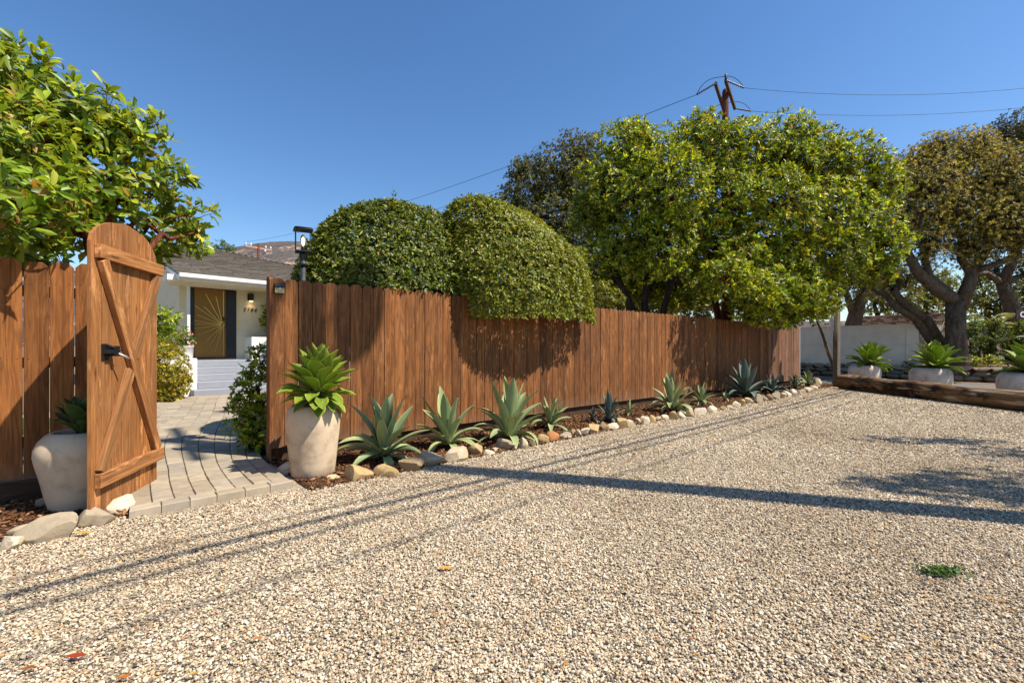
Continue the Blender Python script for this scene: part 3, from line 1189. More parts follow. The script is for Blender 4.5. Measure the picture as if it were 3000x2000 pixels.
# roof deck (front slope, hip, back slope) and barge board
rf = MB()
hipS = S_R - (RID_P - EP)
rv_ = [(S_L, EP, EAVE_Z), (S_R, EP, EAVE_Z), (hipS, RID_P, RID_Z), (S_L, RID_P, RID_Z), (S_L, 11.56, EAVE_Z), (S_R, 11.56, EAVE_Z)]
rf.add(rv_ + [(x, y, z - .05) for x, y, z in rv_], [(0, 1, 2, 3), (3, 2, 5, 4), (1, 5, 2), (0, 3, 9, 6), (3, 4, 10, 9), (0, 6, 7, 1), (1, 7, 11, 5), (4, 5, 11, 10), (6, 9, 8, 7), (9, 10, 11, 8)])
roof = rf.build('roof', M['black'], house)
bb = MB()
bb.prism([(EP, EAVE_Z - .16), (EP, EAVE_Z - .055), (RID_P, RID_Z - .055), (RID_P, RID_Z - .17)], 0.0, 0.03, Matrix(((0, 1, 0, S_L + .003), (1, 0, 0, 0), (0, 0, 1, 0), (0, 0, 0, 1))))
bb.build('barge_board', M['white_paint'], house)
# shingles in lapped courses
SV, SF, ST = [], [], []
course = 0.17
nc = int((RID_P - EP) * math.hypot(1, PITCH) / course)
cs = math.hypot(1, PITCH)
for i in range(nc):
    d0 = i * course / cs - 0.03
    d1 = (i + 1) * course / cs + 0.02
    p0, p1 = EP + d0, EP + d1
    s = S_L - .02 - random.random() * .25
    smax = S_R - (d0) - .03
    while s < smax:
        w = random.uniform(.16, .34)
        s1 = min(s + w, smax)
        lift = random.uniform(.022, .034)
        z0, z1 = roof_z(p0) + lift, roof_z(p1) + .004
        k = len(SV)
        a, b = max(s, S_L - .02) + .004, s1 - .004
        if b > a:
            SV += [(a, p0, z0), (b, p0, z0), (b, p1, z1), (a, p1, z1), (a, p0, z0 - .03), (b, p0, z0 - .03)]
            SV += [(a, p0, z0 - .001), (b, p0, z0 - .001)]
            ST += [(.07, .06, .05)] * 2  # dark tint on the butts paints in the shadow line below each course
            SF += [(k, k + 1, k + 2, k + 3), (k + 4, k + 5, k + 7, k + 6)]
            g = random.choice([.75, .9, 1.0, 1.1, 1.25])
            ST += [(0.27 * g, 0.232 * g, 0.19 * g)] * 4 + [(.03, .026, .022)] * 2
        s = s1
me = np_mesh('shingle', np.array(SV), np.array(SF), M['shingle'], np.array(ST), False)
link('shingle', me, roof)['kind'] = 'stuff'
# hip slope shingles
SV, SF, ST = [], [], []
for i in range(nc):
    d0 = i * course / cs - .03
    d1 = (i + 1) * course / cs + .02
    p = EP + d0
    while p < 11.56 - d0:
        w = random.uniform(.2, .4)
        k = len(SV)
        lift = random.uniform(.022, .034)
        a, b = p + .004, min(p + w, 11.56 - d0) - .004
        z0, z1 = EAVE_Z + PITCH * d0 + lift, EAVE_Z + PITCH * d1 + .004
        SV += [(S_R - d0, a, z0), (S_R - d0, b, z0), (S_R - d1, b, z1), (S_R - d1, a, z1)]
        SF += [(k, k + 1, k + 2, k + 3)]
        g = random.choice([.75, .9, 1.0, 1.1, 1.25])
        ST += [(0.27 * g, 0.232 * g, 0.19 * g)] * 4
        p += w
link('shingle', np_mesh('shingle', np.array(SV), np.array(SF), M['shingle'], np.array(ST), False), roof)['kind'] = 'stuff'
cap = MB()
for i in range(26):
    u0, u1 = i / 26, (i + 1) / 26
    a = Vector((hipS, RID_P, RID_Z)).lerp(Vector((S_R, EP, EAVE_Z)), u0) + UP * .03
    b = Vector((hipS, RID_P, RID_Z)).lerp(Vector((S_R, EP, EAVE_Z)), u1) + UP * .045
    sx = Vector((.7, .7, 0)) * .13
    cap.add([a - sx - UP * .03, a + UP * .01, a + sx - UP * .03, b - sx - UP * .03, b + UP * .01, b + sx - UP * .03], [(0, 1, 4, 3), (1, 2, 5, 4), (3, 4, 5)])
for i in range(13):
    a = S_L + (hipS - S_L) * i / 13
    b = S_L + (hipS - S_L) * (i + 1) / 13
    cap.add([(a, RID_P - .13, RID_Z - .01), (a, RID_P, RID_Z + .03), (a, RID_P + .13, RID_Z - .01), (b, RID_P - .13, RID_Z + .003), (b, RID_P, RID_Z + .045), (b, RID_P + .13, RID_Z + .003)], [(0, 1, 4, 3), (1, 2, 5, 4), (3, 4, 5)])
np_tint = np.full((len(cap.v), 3), 0.2)
o = cap.build('ridge_cap', M['asphalt'], roof)
# entry
FL = 0.86
hbox('door_frame', (0.48, 0.06, FL), (1.44, 0.20, 3.0), M['black'])
hbox('door_frame', (0.30, -0.012, FL), (0.47, 0.06, 2.855), M['black'])
hbox('door_frame', (1.235, -0.02, FL), (1.50, 0.06, 2.855), M['black'])
hbox('threshold', (0.30, -0.10, FL - .004), (1.45, 0.05, FL + .035), M['black'])
door = hbox('door', (0.472, 0.0, FL + .06), (1.232, 0.058, 2.85), M['gold'])
dc = (1.155, FL + 0.98)
rays = [(-.68, .52), (-.46, .50), (-.62, .26), (-.69, .10), (-.42, .86), (-.17, .80), (-.68, -.12), (-.60, -.30), (-.40, -.46), (-.44, -.80), (-.20, -.78), (-.68, .01)]
for rx, rz in rays:
    L = math.hypot(rx, rz)
    m = Matrix.Translation((dc[0], -0.006, dc[1])) @ Matrix.Rotation(-math.atan2(rz, rx), 4, 'Y')
    MB().box((0.05, -0.008, -0.006), (L, 0.004, 0.006), m).build('ray', M['brass'], door)
MB().box((1.165, -0.012, FL + 1.05), (1.177, -0.001, 2.82)).build('ray', M['brass'], door)
MB().box((1.165, -0.012, FL + .08), (1.177, -0.001, FL + .95)).build('ray', M['brass'], door)
kb = MB()
kb.tube([(dc[0] + .01, -0.002, dc[1]), (dc[0] + .01, -.03, dc[1]), (dc[0] + .01, -.05, dc[1]), (dc[0] + .01, -.075, dc[1])], [.035, .02, .035, .02], 14)
kb.build('handle', M['brass'], door, True)
MB().box((dc[0] - .005, -.02, dc[1] + .11), (dc[0] + .05, -.001, dc[1] + .24)).build('deadbolt', M['black'], door)
MB().tube([(0.15, -.82, 0.93), (0.15, -.82, 2.864)], .045, 4).build('column', M['white_paint'], house)
for i in range(5):
    z = .17 * (i + 1)
    f0 = -2.0 + .3 * i
    hbox('step', (-.004 if i == 0 else .145, f0, z - .17 if i else 0), (3.4, (f0 + .32) if i < 4 else -.003, z), M['step'], bev=.01)
hbox('low_wall', (-.62, -1.69, 0), (0.14, -.05, .93), M['white_paint'], bev=.012)
pb = MB()
pb.box((1.72, -.60, FL - .01), (3.4, -.5, 1.50)).box((1.72, -.5, FL - .01), (1.82, -.005, 1.50)).box((1.82, -.5, 1.3), (3.4, -.004, 1.38), mi=1)
pb.build('planter_wall', [M['white_paint'], M['soil']], house)
wl = MB().box((1.80, -.035, 2.60), (1.93, -.002, 2.79)).box((1.82, -.14, 2.58), (1.93, -.036, 2.80)).build('wall_lamp', M['black'], house)
MB().box((1.835, -.125, 2.568), (1.915, -.05, 2.578)).build('glow', M['lamp_glow'], wl)
ld = bpy.data.lights.new('wall_lamp_light', 'SPOT')
ld.energy = 1.1
ld.color = (1, .62, .28)
ld.spot_size = R(100)
ld.shadow_soft_size = .03
lo_ = bpy.data.objects.new('wall_lamp_light', ld)
COL.objects.link(lo_)
lo_.parent = wl
lo_.location = (1.875, -.088, 2.555)
hbox('doorbell', (1.55, -.02, 1.84), (1.595, -.002, 1.97), M['brass'])
for i, ch in enumerate('2166'):
    cu = bpy.data.curves.new('numeral', 'FONT')
    cu.body = ch
    cu.size = .155
    cu.shear = .35
    cu.extrude = .006
    to = bpy.data.objects.new('numeral', cu)
    COL.objects.link(to)
    dg = bpy.context.evaluated_depsgraph_get()
    me = bpy.data.meshes.new_from_object(to.evaluated_get(dg))
    bpy.data.objects.remove(to)
    me.materials.clear()
    me.materials.append(M['black'])
    o = link('numeral', me, house)
    o.matrix_local = Matrix.Translation((1.67 + .10 * i, -.012, 2.27)) @ Matrix.Rotation(R(90), 4, 'X')

# pot of flowers on the low wall
wp = thing('flower_pot', 'white cylindrical pot on the white low wall beside the steps', 'plant pot', HPt(-.02, -1.25, .932))
MB().lathe([(.15, 0), (.17, .02), (.185, .28), (.195, .285), (.195, .30), (.17, .30), (.165, .25)], 28).build('body', M['white_flat'], wp, True)
MB().lathe([(.165, .245), (.02, .255)], 20).build('soil', M['soil'], wp)
P = np.array(HPt(-.02, -1.25, 1.22))
fl = thing('potted_flowers', 'pink and red flowers growing in the white pot by the steps', 'flowers', P)
p_, a_ = lobe_clusters([((0, 0, .14), (.19, .19, .2))], 150, .4)
q, d, n, ll, ww = rosettes(p_, a_, 7, .07, .025)
V, F, T = leaf_mesh(q, d, n, ll, ww, palette(len(q), [(.06, .13, .02), (.10, .19, .03), (.16, .24, .05)]))
link('foliage', np_mesh('foliage', V, F, M['leaf'], T), fl)['kind'] = 'stuff'
p_, a_ = lobe_clusters([((.05, 0, .25), (.14, .14, .16)), ((.12, .05, .12), (.1, .1, .12))], 60, .8)
q, d, n, ll, ww = rosettes(p_, a_, 6, .035, .03)
V, F, T = leaf_mesh(q, d, n, ll, ww, palette(len(q), [(.65, .25, .22), (.75, .55, .5), (.5, .06, .05), (.8, .75, .7)]))
link('blossom', np_mesh('blossom', V, F, M['leaf'], T), fl)['kind'] = 'stuff'

# ------------------------------------------------------------------ long fence
fence = thing('wooden_fence', 'long redwood-stained board fence running away behind the agave bed', 'fence', mat=FMAT)
NB = 116
BW = 16.34 / NB


def board_mesh(name, w, h, th, mat, ear=.032, nails=False):
    mb = MB()
    out = [(-w / 2, 0), (w / 2, 0), (w / 2, h - ear * 1.1), (w / 2 - ear, h), (-w / 2 + ear, h), (-w / 2, h - ear * 1.1)]
    n = len(out)
    b = .003
    def ring(y, ins):
        r = []
        for x, z in out:
            sx = -1 if x > 0 else 1
            r.append((x + sx * ins, y, z + (ins if z == 0 else -ins)))
        return r
    vs = ring(0, b) + ring(b, 0) + ring(th, 0)
    fs = [tuple(range(n)), tuple(range(3 * n - 1, 2 * n - 1, -1))]
    for k in range(2):
        fs += [(k * n + i, (k + 1) * n + i, (k + 1) * n + (i + 1) % n, k * n + (i + 1) % n) for i in range(n)]
    mb.add(vs, fs)
    if nails:
        for zn in (.31, .94, 1.55):
            for sx in (-.28, .28):
                mb.tube([(sx * w + random.uniform(-.006, .006), -.0012, zn + random.uniform(-.012, .012)), (sx * w, .004, zn)], .0045, 6, 1)
                mb.v[-6:] = [(x + mb.v[-12 + q][0] - mb.v[-6 + q][0], y, mb.v[-12 + q][2]) for q, (x, y, z) in enumerate(mb.v[-6:])]
    me = bpy.data.meshes.new(name)
    me.from_pydata(mb.v, [], mb.f)
    me.materials.append(mat)
    me.materials.append(M['iron'])
    me.polygons.foreach_set('material_index', mb.m)
    return me


bmesh_a = board_mesh('board', BW - .005, 1.78, .018, M['fence'], nails=True)
bmesh_b = board_mesh('board', BW - .007, 1.78, .018, M['fence_old'])
for i in range(NB):
    tt = (i + .5) * BW
    o = link('board', bmesh_b if (tt > 13.6 and random.random() < .8) else bmesh_a, fence)
    ztop = 1.945 - .045 * tt / 16.3 + random.uniform(-.008, .008)
    zb = .155 - .055 * tt / 16.3 + (0.05 * max(0, 1 - abs(tt - 9.6) / .5) if tt > 9 else 0)
    if tt > 4.2 and tt < 7.8:
        zb += .03
    o.location = (tt, random.uniform(-.004, .003), zb)
    o.scale = (1, 1, (ztop - zb) / 1.78)
    o.rotation_euler = (R(random.uniform(-.25, .25)), R(random.uniform(-.12, .12)), R(random.uniform(-.8, .8)))
for z in (.42, 1.05, 1.66):
    MB().box((0.05, .024, z), (16.3, .062, z + .085)).build('rail', M['post'], fence)
for k in range(8):
    x = .03 + k * 2.32
    MB().box((x, .064, -.05), (x + .09, .154, 1.84)).build('post', M['post'], fence)
MB().box((.12, .05, .0), (16.3, .063, .19)).build('kickboard', M['kick'], fence)
# end trim: a board facing the opening, and the post under it
em = board_mesh('end_board', .13, 1.93, .02, M['fence'], .03)
o = link('end_board', em, fence)
o.matrix_local = Matrix.Translation((-.006, .058, .02)) @ Matrix.Rotation(R(-90), 4, 'Z')
MB().box((16.36, -.015, .06), (16.385, .05, 1.9)).build('corner_trim', M['white_metal'], fence)

# left fence with wider gaps
lf = thing('wooden_fence', 'short orange-brown board fence under the tree, left of the gate', 'fence', mat=FMAT)
lm = board_mesh('board', .1405, 1.72, .02, M['fence_l'], .035, True)
LB = .1455
for i in range(14):
    tt = -1.03 - (i + .5) * LB
    o = link('board', lm, lf)
    o.location = (tt, random.uniform(-.003, .003), .185 + random.uniform(-.004, .004))
    o.scale = (1, 1, random.uniform(.992, 1.004))
    o.rotation_euler = (0, R(random.uniform(-.15, .15)), R(random.uniform(-.6, .6)))
for z in (.42, 1.05, 1.62):
    MB().box((-3.1, .03, z), (-1.04, .068, z + .085)).build('rail', M['post'], lf)
MB().box((-1.13, .03, -.05), (-1.03, .13, 1.86)).build('post', M['post'], lf)
MB().box((-3.1, .03, -.05), (-3.0, .13, 1.86)).build('post', M['post'], lf)
MB().box((-3.1, .01, .0), (-1.04, .028, .172)).build('kickboard', M['kick'], lf)

# ------------------------------------------------------------------ gate, standing open towards us
g_h, g_f = Vector((-3.117, 3.98, 0)), Vector((-2.895, 3.113, 0))
gu = (g_f - g_h).normalized()
gn = Vector((-gu.y, gu.x, 0))
if gn.dot(Vector((1, -1, 0))) < 0:
    gn = -gn
GMAT = frame(g_h, gu, gn)         # local x towards the free edge, y out of the face we see
if GMAT.to_3x3().determinant() < 0:
    GMAT = frame(g_h, gu, -gn)
SY = 1.0 if (GMAT.to_3x3() @ Vector((0, 1, 0))).dot(gn) > 0 else -1.0
gate = thing('garden_gate', 'arched wooden gate with crossed braces, standing open', 'gate', mat=GMAT)
GW = (g_f - g_h).length


def arch(x):
    q = (x - GW / 2) / (GW / 2)
    return 1.925 + .235 * math.sqrt(max(0, 1 - q * q)) ** 1.0


cuts = [0, .135, .275, .40, .53, .66, .78, GW]
for a, b in zip(cuts, cuts[1:]):
    a2, b2 = a + .002, b - .002
    xs = np.linspace(b2, a2, 7)
    out = [(-(b - a) / 2 + .002, 0), ((b - a) / 2 - .002, 0)] + [(x - (a + b) / 2, arch(x) - .05) for x in xs]
    zt = random.uniform(-.004, .004)
    m = MB().prism(out, -.011, .011)
    o = m.build('board', M['gate'], gate)
    o.location = ((a + b) / 2, random.uniform(-.001, .001), .05 + zt)


def bar(name, p, q, w, th, mat, parent, y0=.0115, ends=(0, 0)):
    """flat bar lying on the gate face from p to q (x,z)"""
    p, q = Vector((p[0], 0, p[1])), Vector((q[0], 0, q[1]))
    d = (q - p)
    L = d.length
    ang = math.atan2(d.z, d.x)
    mb = MB().box((0, 0, -w / 2), (L, th, w / 2), None, 0, .003)
    o = mb.build(name, mat, parent)
    o.matrix_local = Matrix.Translation((p.x, y0 if SY > 0 else -y0 - th, p.z)) @ Matrix.Rotation(-ang, 4, 'Y')
    return o


bar('rail', (-.03, 1.885), (GW - .035, 1.885), .095, .042, M['gate_x'], gate)
bar('rail', (-.03, .285), (GW - .035, .285), .10, .042, M['gate_x'], gate)
bar('brace', (GW - .09, 1.835), (.045, .338), .085, .040, M['gate_x'], gate)
# the second brace is cut in two where it meets the first
A_, B_ = Vector((GW - .075, .34)), Vector((.035, 1.832))
mid = A_.lerp(B_, .5)
dd = (B_ - A_).normalized()
bar('brace', A_, mid - dd * .055, .085, .036, M['gate_x'], gate)
bar('brace', mid + dd * .055, B_, .085, .036, M['gate_x'], gate)
lt = MB()
y0 = .012
def ly(a, b):
    return (a, b) if SY > 0 else (-b, -a)
def lbox(x0, x1, ya, yb, z0, z1):
    a, b = ly(ya, yb)
    lt.box((x0, a, z0), (x1, b, z1))
lbox(GW - .19, GW - .115, .0112, .018, 1.12, 1.24)
lbox(GW - .20, GW - .125, .018, .06, 1.17, 1.20)
lbox(GW - .215, GW - .185, .012, .075, 1.15, 1.225)
lt.tube([(GW - .16, SY * .02, 1.235), (GW - .19, SY * .06, 1.21), (GW - .22, SY * .085, 1.19)], .006, 6)
lat = lt.build('latch', M['black'], gate)
hd = MB()
hd.tube([(GW - .19, SY * .055, 1.18), (GW - .235, SY * .10, 1.145), (GW - .25, SY * .115, 1.13)], [.008, .009, .007], 8)
hd.build('handle', M['steel'], lat, True)
rg_ = MB()
rg_.tube([(GW - .1 + .03 * math.cos(a), -SY * .03, 1.12 + .06 * math.sin(a)) for a in np.linspace(0, 6.28, 14)], .008, 6)
rg_.build('handle', M['black'], gate, True)
for z in (.285, 1.885):
    MB().box((-.06, -.02, z - .03), (.02, -.012, z + .03)).build('hinge', M['black'], gate)

# ------------------------------------------------------------------ small lights on the fence
def solar(label, tt, z, sc):
    o = thing('solar_light', label, 'outdoor light', FP(tt, .003, z), 'solar lights on the long fence')
    o.rotation_euler = (0, 0, math.atan2(FD.y, FD.x))
    s = sc
    mb = MB().box((-.048 * s, -.018 * s, -.055 * s), (.048 * s, 0, .05 * s), None, 0, .004 * s)
    mb.build('housing', M['black'], o)
    mb = MB()
    mb.prism([(-.046 * s, 0), (.046 * s, 0), (.044 * s, .045 * s), (-.044 * s, .045 * s)], -.001, .004, Matrix.Translation((0, -.052 * s, .012 * s)) @ Matrix.Rotation(R(-42), 4, 'X'))
    mb.build('panel', M['solar'], o)
    mb = MB()
    mb.prism([(-.044 * s, -.05 * s), (.044 * s, -.05 * s), (.044 * s, .004 * s), (-.044 * s, .004 * s)], -.034 * s, -.0185 * s)
    mb.build('lens', M['tan_plastic'], o)
    MB().tube([(0, -.034 * s, -.002), (0, -.044 * s, -.002), (0, -.048 * s, -.002)], [.011 * s, .010 * s, .004 * s], 10).build('sensor', M['white_flat'], o, True)


solar('small solar light on the first board of the long fence', .085, 1.83, 1.0)
solar('small dark solar light far along the long fence below its top edge', 8.95, 1.80, .95)

# ------------------------------------------------------------------ lamp post behind the fence
lp = thing('lamp_post', 'black lantern with a glowing bulb on an iron post behind the fence', 'lamp', at(888, 1015, 5.32).xy.to_3d())
MB().tube([(0, 0, 0), (0, 0, 2.18), (0, 0, 2.18)], [.034, .03, .03], 14).build('post', M['iron'], lp, True)
MB().lathe([(.03, 2.16), (.05, 2.17), (.05, 2.19), (.036, 2.21), (.036, 2.25), (.045, 2.26), (.045, 2.29), (.025, 2.315), (.012, 2.32)], 18).build('collar', M['iron'], lp, True)
lant = MB()
rz = R(28)
rm = Matrix.Rotation(rz, 4, 'Z')
lant.box((-.085, -.085, 2.318), (.085, .085, 2.332), rm)
for sx in (-1, 1):
    for sy in (-1, 1):
        lant.box((sx * .08 - .004, sy * .08 - .004, 2.332), (sx * .08 + .004, sy * .08 + .004, 2.575), rm)
lant.build('frame', M['black'], lp)
rfm = MB()
c8 = [rm @ Vector(p) for p in ((-.105, -.105, 2.575), (.105, -.105, 2.575), (.105, .105, 2.575), (-.105, .105, 2.575))]
c4 = [rm @ Vector(p) for p in ((-.085, -.085, 2.60), (.085, -.085, 2.60), (.085, .085, 2.60), (-.085, .085, 2.60))]
rfm.add(c8 + c4, [(0, 3, 2, 1), (4, 5, 6, 7), (0, 1, 5, 4), (1, 2, 6, 5), (2, 3, 7, 6), (3, 0, 4, 7)])
rfm.build('roof', M['black'], lp)
MB().lathe([(.022, 2.333), (.022, 2.385), (.018, 2.39)], 16).build('socket', M['black'], lp, True)
MB().lathe([(.016, 2.391), (.026, 2.43), (.03, 2.47), (.026, 2.505), (.010, 2.525)], 18).build('bulb', M['bulb_glass'], lp, True)
MB().lathe([(.006, 2.40), (.013, 2.42), (.014, 2.48), (.005, 2.495)], 12).build('filament', M['filament'], lp, True)

# ------------------------------------------------------------------ agaves
def agave_leaf(name, L, W, bend, conc, mat, na=9, nb=4, prof='spear', th=.012, wave=0.0):
    """leaf along +X, upper side +Z; bend = total turn of the centre line (radians, + = droops)"""
    xs, zs, an = [0.0], [0.0], []
    ts = np.linspace(0, 1, na + 1)
    x = z = 0.0
    for i in range(na):
        tm = (ts[i] + ts[i + 1]) / 2
        a = bend[0] + (bend[1] - bend[0]) * tm ** bend[2]
        x += math.cos(a) * L / na
        z -= math.sin(a) * L / na
        xs.append(x)
        zs.append(z)
    V, AL, AC = [], [], []
    for side in (0, 1):
        for i, t_ in enumerate(ts):
            if prof == 'spear':
                w = W * np.interp(t_, [0, .12, .3, .5, .62, .78, .9, 1], [.62, .60, .72, .97, 1.0, .72, .34, .0])
            else:
                w = W * np.interp(t_, [0, .1, .3, .5, .7, .85, .94, 1], [.75, .70, .86, 1.0, .86, .52, .24, .0])
            for j in range(nb + 1):
                v = -1 + 2 * j / nb
                zz = zs[i] + abs(v) ** 1.6 * w * conc * .5 * (1 - .4 * t_) + wave * w * math.sin(t_ * 14 + v * 2) * abs(v)
                if side:
                    zz -= th * (1 - .8 * t_) * (1 - abs(v) ** 2) * 2
                V.append((xs[i], v * w / 2, zz))
                AL.append(t_)
                AC.append(abs(v))
    F = []
    m = nb + 1
    off = (na + 1) * m
    for i in range(na):
        for j in range(nb):
            F.append((i * m + j, (i + 1) * m + j, (i + 1) * m + j + 1, i * m + j + 1))
            F.append((off + i * m + j + 1, off + (i + 1) * m + j + 1, off + (i + 1) * m + j, off + i * m + j))
    me = np_mesh(name, np.array(V), np.array(F), mat)
    for nm, arr in (('along', AL), ('across', AC)):
        a = me.attributes.new(nm, 'FLOAT', 'POINT')
        a.data.foreach_set('value', np.array(arr, np.float32))
    return me


def leafset(mat, kind):
    if kind == 'broad':      # wide soft leaves in a dense rosette
        return [agave_leaf('leaf', 1, .40, (-.10, .06, 1), .55, mat, prof='spear', th=.025),
                agave_leaf('leaf', 1, .42, (-.30, .10, 1), .50, mat, prof='spear', th=.025),
                agave_leaf('leaf', 1, .42, (-.55, .05, 1), .46, mat, prof='spear', th=.025, wave=.05),
                agave_leaf('leaf', 1, .42, (-.25, .45, 1.2), .40, mat, prof='spear', th=.025, wave=.08)]
    return [agave_leaf('leaf', 1, .20, (-.05, .05, 1), .55, mat, prof='sword', th=.016),
            agave_leaf('leaf', 1, .21, (-.12, .45, 1.6), .50, mat, prof='sword', th=.016),
            agave_leaf('leaf', 1, .20, (-.15, 1.15, 1.5), .46, mat, prof='sword', th=.016),
            agave_leaf('leaf', 1, .20, (-.2, 2.0, 1.6), .40, mat, prof='sword', th=.016)]


LS = {k: leafset(M['agave_' + k], 'broad' if k in ('green', 'dark') else 'sword') for k in ('green', 'dark', 'blue', 'slate')}


def rosette(name, label, base, ls, n, L, elev=(86, -8), lens=(.75, 1.0, .8), lean=(0, 0), group=None, seed=0, stem=.06, stemmat=None, rise=0.0, cut=None, cat='agave', epow=.85):
    rg = random.Random(seed)
    t = thing(name, label, cat, base, group)
    t.rotation_euler = (R(lean[0]), R(lean[1]), rg.uniform(0, 6.28) if cat == 'agave' and n < 30 else 0)
    MB().lathe([(stem, -.03), (stem * 1.1, .02), (stem * .9, .08 + rise * .8), (stem * .3, .16 + rise)], 10).build('stem', stemmat or M['soil'], t, True)
    for i in range(n):
        f = i / (n - 1)
        az = i * 2.39996 + rg.uniform(-.22, .22)
        el = elev[0] + (elev[1] - elev[0]) * f ** epow + rg.uniform(-6, 6)
        ln = L * np.interp(f, [0, .5, 1], lens) * rg.uniform(.88, 1.1)
        if f < .3:
            me = ls[0] if rg.random() < .7 else ls[1]
        elif f < .62:
            me = ls[1] if rg.random() < .7 else ls[2]
        else:
            me = ls[2] if rg.random() < .6 else ls[3]
        if cut and rg.random() < cut:
            continue
        o = link('leaf', me, t)
        r0 = stem * (.25 + .75 * f)
        zb = .05 + rise * (1 - f) + .10 * L * (1 - f)
        o.location = (math.cos(az) * r0, math.sin(az) * r0, zb)
        o.rotation_euler = Euler((rg.uniform(-.15, .15), -R(el), az), 'XYZ')
        s = ln
        o.scale = (s, s * rg.uniform(.9, 1.12), s)
    return t


AG = 'spiky grey-green agaves planted along the fence bed'
bed_agaves = [  # px, py of the foot, top py, spread in px (half), kind, leaves, label
    (1122, 1346, 1160, 126, 'blue', 26, 'dark grey-green agave nearest the tall pot, at the near end of the bed'),
    (1316, 1312, 1160, 108, 'blue', 24, 'upright grey-green agave between the two widest agaves near the pot'),
    (1487, 1292, 1112, 112, 'blue', 28, 'tallest pale agave with drooping outer leaves beside the broad grey stone'),
    (1612, 1256, 1170, 76, 'blue', 20, 'medium agave standing just beyond the tallest pale agave, behind the orange stone'),
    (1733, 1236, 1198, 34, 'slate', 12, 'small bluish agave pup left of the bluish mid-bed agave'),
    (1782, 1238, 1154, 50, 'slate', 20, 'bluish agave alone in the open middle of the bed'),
    (1845, 1218, 1180, 34, 'blue', 11, 'thin small agave close to the fence in mid bed'),
    (1972, 1206, 1098, 84, 'blue', 24, 'large pale agave at the left edge of the tree shade on the fence'),
    (2052, 1187, 1130, 52, 'blue', 18, 'pale agave leaning against the large one by the tree shade'),
    (2122, 1175, 1148, 26, 'blue', 9, 'tiny narrow agave in deep shade near the big slate-blue agave'),
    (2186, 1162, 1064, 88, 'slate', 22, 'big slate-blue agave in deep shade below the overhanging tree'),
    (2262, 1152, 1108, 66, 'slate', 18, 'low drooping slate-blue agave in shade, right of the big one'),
    (2330, 1138, 1097, 34, 'blue', 15, 'sunlit small agave just in front of the fence corner'),
    (2368, 1131, 1086, 36, 'blue', 15, 'last small agave at the far tip of the bed by the log'),
    (1528, 1282, 1245, 24, 'blue', 10, 'small agave pup under the tallest pale agave, above the tan cube stone'),
]
for i, (px, py, top, sp, kd, nl, lab) in enumerate(bed_agaves):
    b = gr(px, py, .012)
    H = (py - top) / FPX * b.y
    S_ = sp / FPX * b.y
    L = max(H * .98, S_ * 1.02)
    rosette('agave', lab, b, LS[kd], nl, L, (86, 2 if H >= S_ * 1.1 else -4), (H / L * .98, min(1, S_ / L * 1.05), min(1, S_ / L * .9)), ((i * 37) % 17 - 8, (i * 53) % 15 - 7), group=AG, seed=40 + i, stem=.10 * L)

# ------------------------------------------------------------------ pots and their agaves
def clay_pot(label, c, prof, mat, group):
    t = thing('plant_pot', label, 'plant pot', c, group)
    MB().lathe(prof, 56).build('body', mat, t, True)
    r = prof[-1][0]
    MB().lathe([(r, prof[-1][1]), (r * .5, prof[-1][1] + .012)], 24).build('soil', M['soil'], t)
    return t


PG = 'large round clay pots'
cR = gr(920, 1392)
cR = Vector((-1.905, 4.36, 0.0))
clay_pot('tall tapered sand-coloured pot with agave at the near end of the long fence', cR,
         [(0.183, 0), (0.193, .012), (0.203, .10), (0.219, .25), (0.237, .42), (0.243, .50), (0.239, .57), (0.221, .625), (0.194, .66), (0.176, .668), (0.167, .655), (0.162, .60)], M['terra'], PG)
cL = Vector((-3.285, 3.50, -.02))
clay_pot('wide-shouldered sand-coloured pot half hidden behind the open gate', cL,
         [(.185, 0), (.195, .012), (.222, .13), (.252, .28), (.275, .38), (.283, .43), (.280, .48), (.258, .535), (.222, .578), (.192, .598), (.178, .600), (.170, .585), (.168, .53)], M['terra'], PG)
rosette('agave', 'bright green broad-leaved agave crowning the tall pot by the fence end', cR + Vector((.05, -.02, .66)), LS['green'], 66, .345,
        (88, -46), (1.0, 1.0, .70), (0, 5), 'broad agaves in clay pots', 3, .075, M['bark_dark'], .17, epow=1.1)
rosette('agave', 'dark green agave low inside the pot behind the gate', cL + Vector((0, 0, .53)), LS['dark'], 22, .27,
        (86, 22), (.75, 1.0, .8), (0, 0), 'broad agaves in clay pots', 8, .05, M['bark_dark'], .03)
rp = [(.36, 0), (.40, .02), (.445, .12), (.465, .28), (.465, .42), (.445, .52), (.39, .58), (.30, .605), (.27, .60), (.26, .55)]
for (X, Y, sc, lab1, lab2, sd, ln) in (
        (12.0, 15.5, .98, 'pale round pot farthest from us behind the log, nearest the sign post', 'green agave leaning right from the far pale pot near the sign post', 21, 14),
        (11.95, 13.0, 1.02, 'middle pale round pot behind the log, below the big oak trunk', 'green agave in the middle pale pot behind the log', 22, 6),
        (12.15, 10.8, 1.0, 'nearest pale round pot behind the log, cut off by the right edge', 'green agave in the nearest pale pot at the right edge', 23, 4)):
    clay_pot(lab1, Vector((X, Y, 0)), [(r * sc, z * sc) for r, z in rp], M['terra_pale'], PG)
    rosette('agave', lab2, Vector((X + .12, Y, .57 * sc)), LS['green'], 36, .66, (88, -24), (.85, 1.05, .92), (0, ln), 'broad agaves in clay pots', sd, .12, M['bark_dark'], .12, epow=1.15)

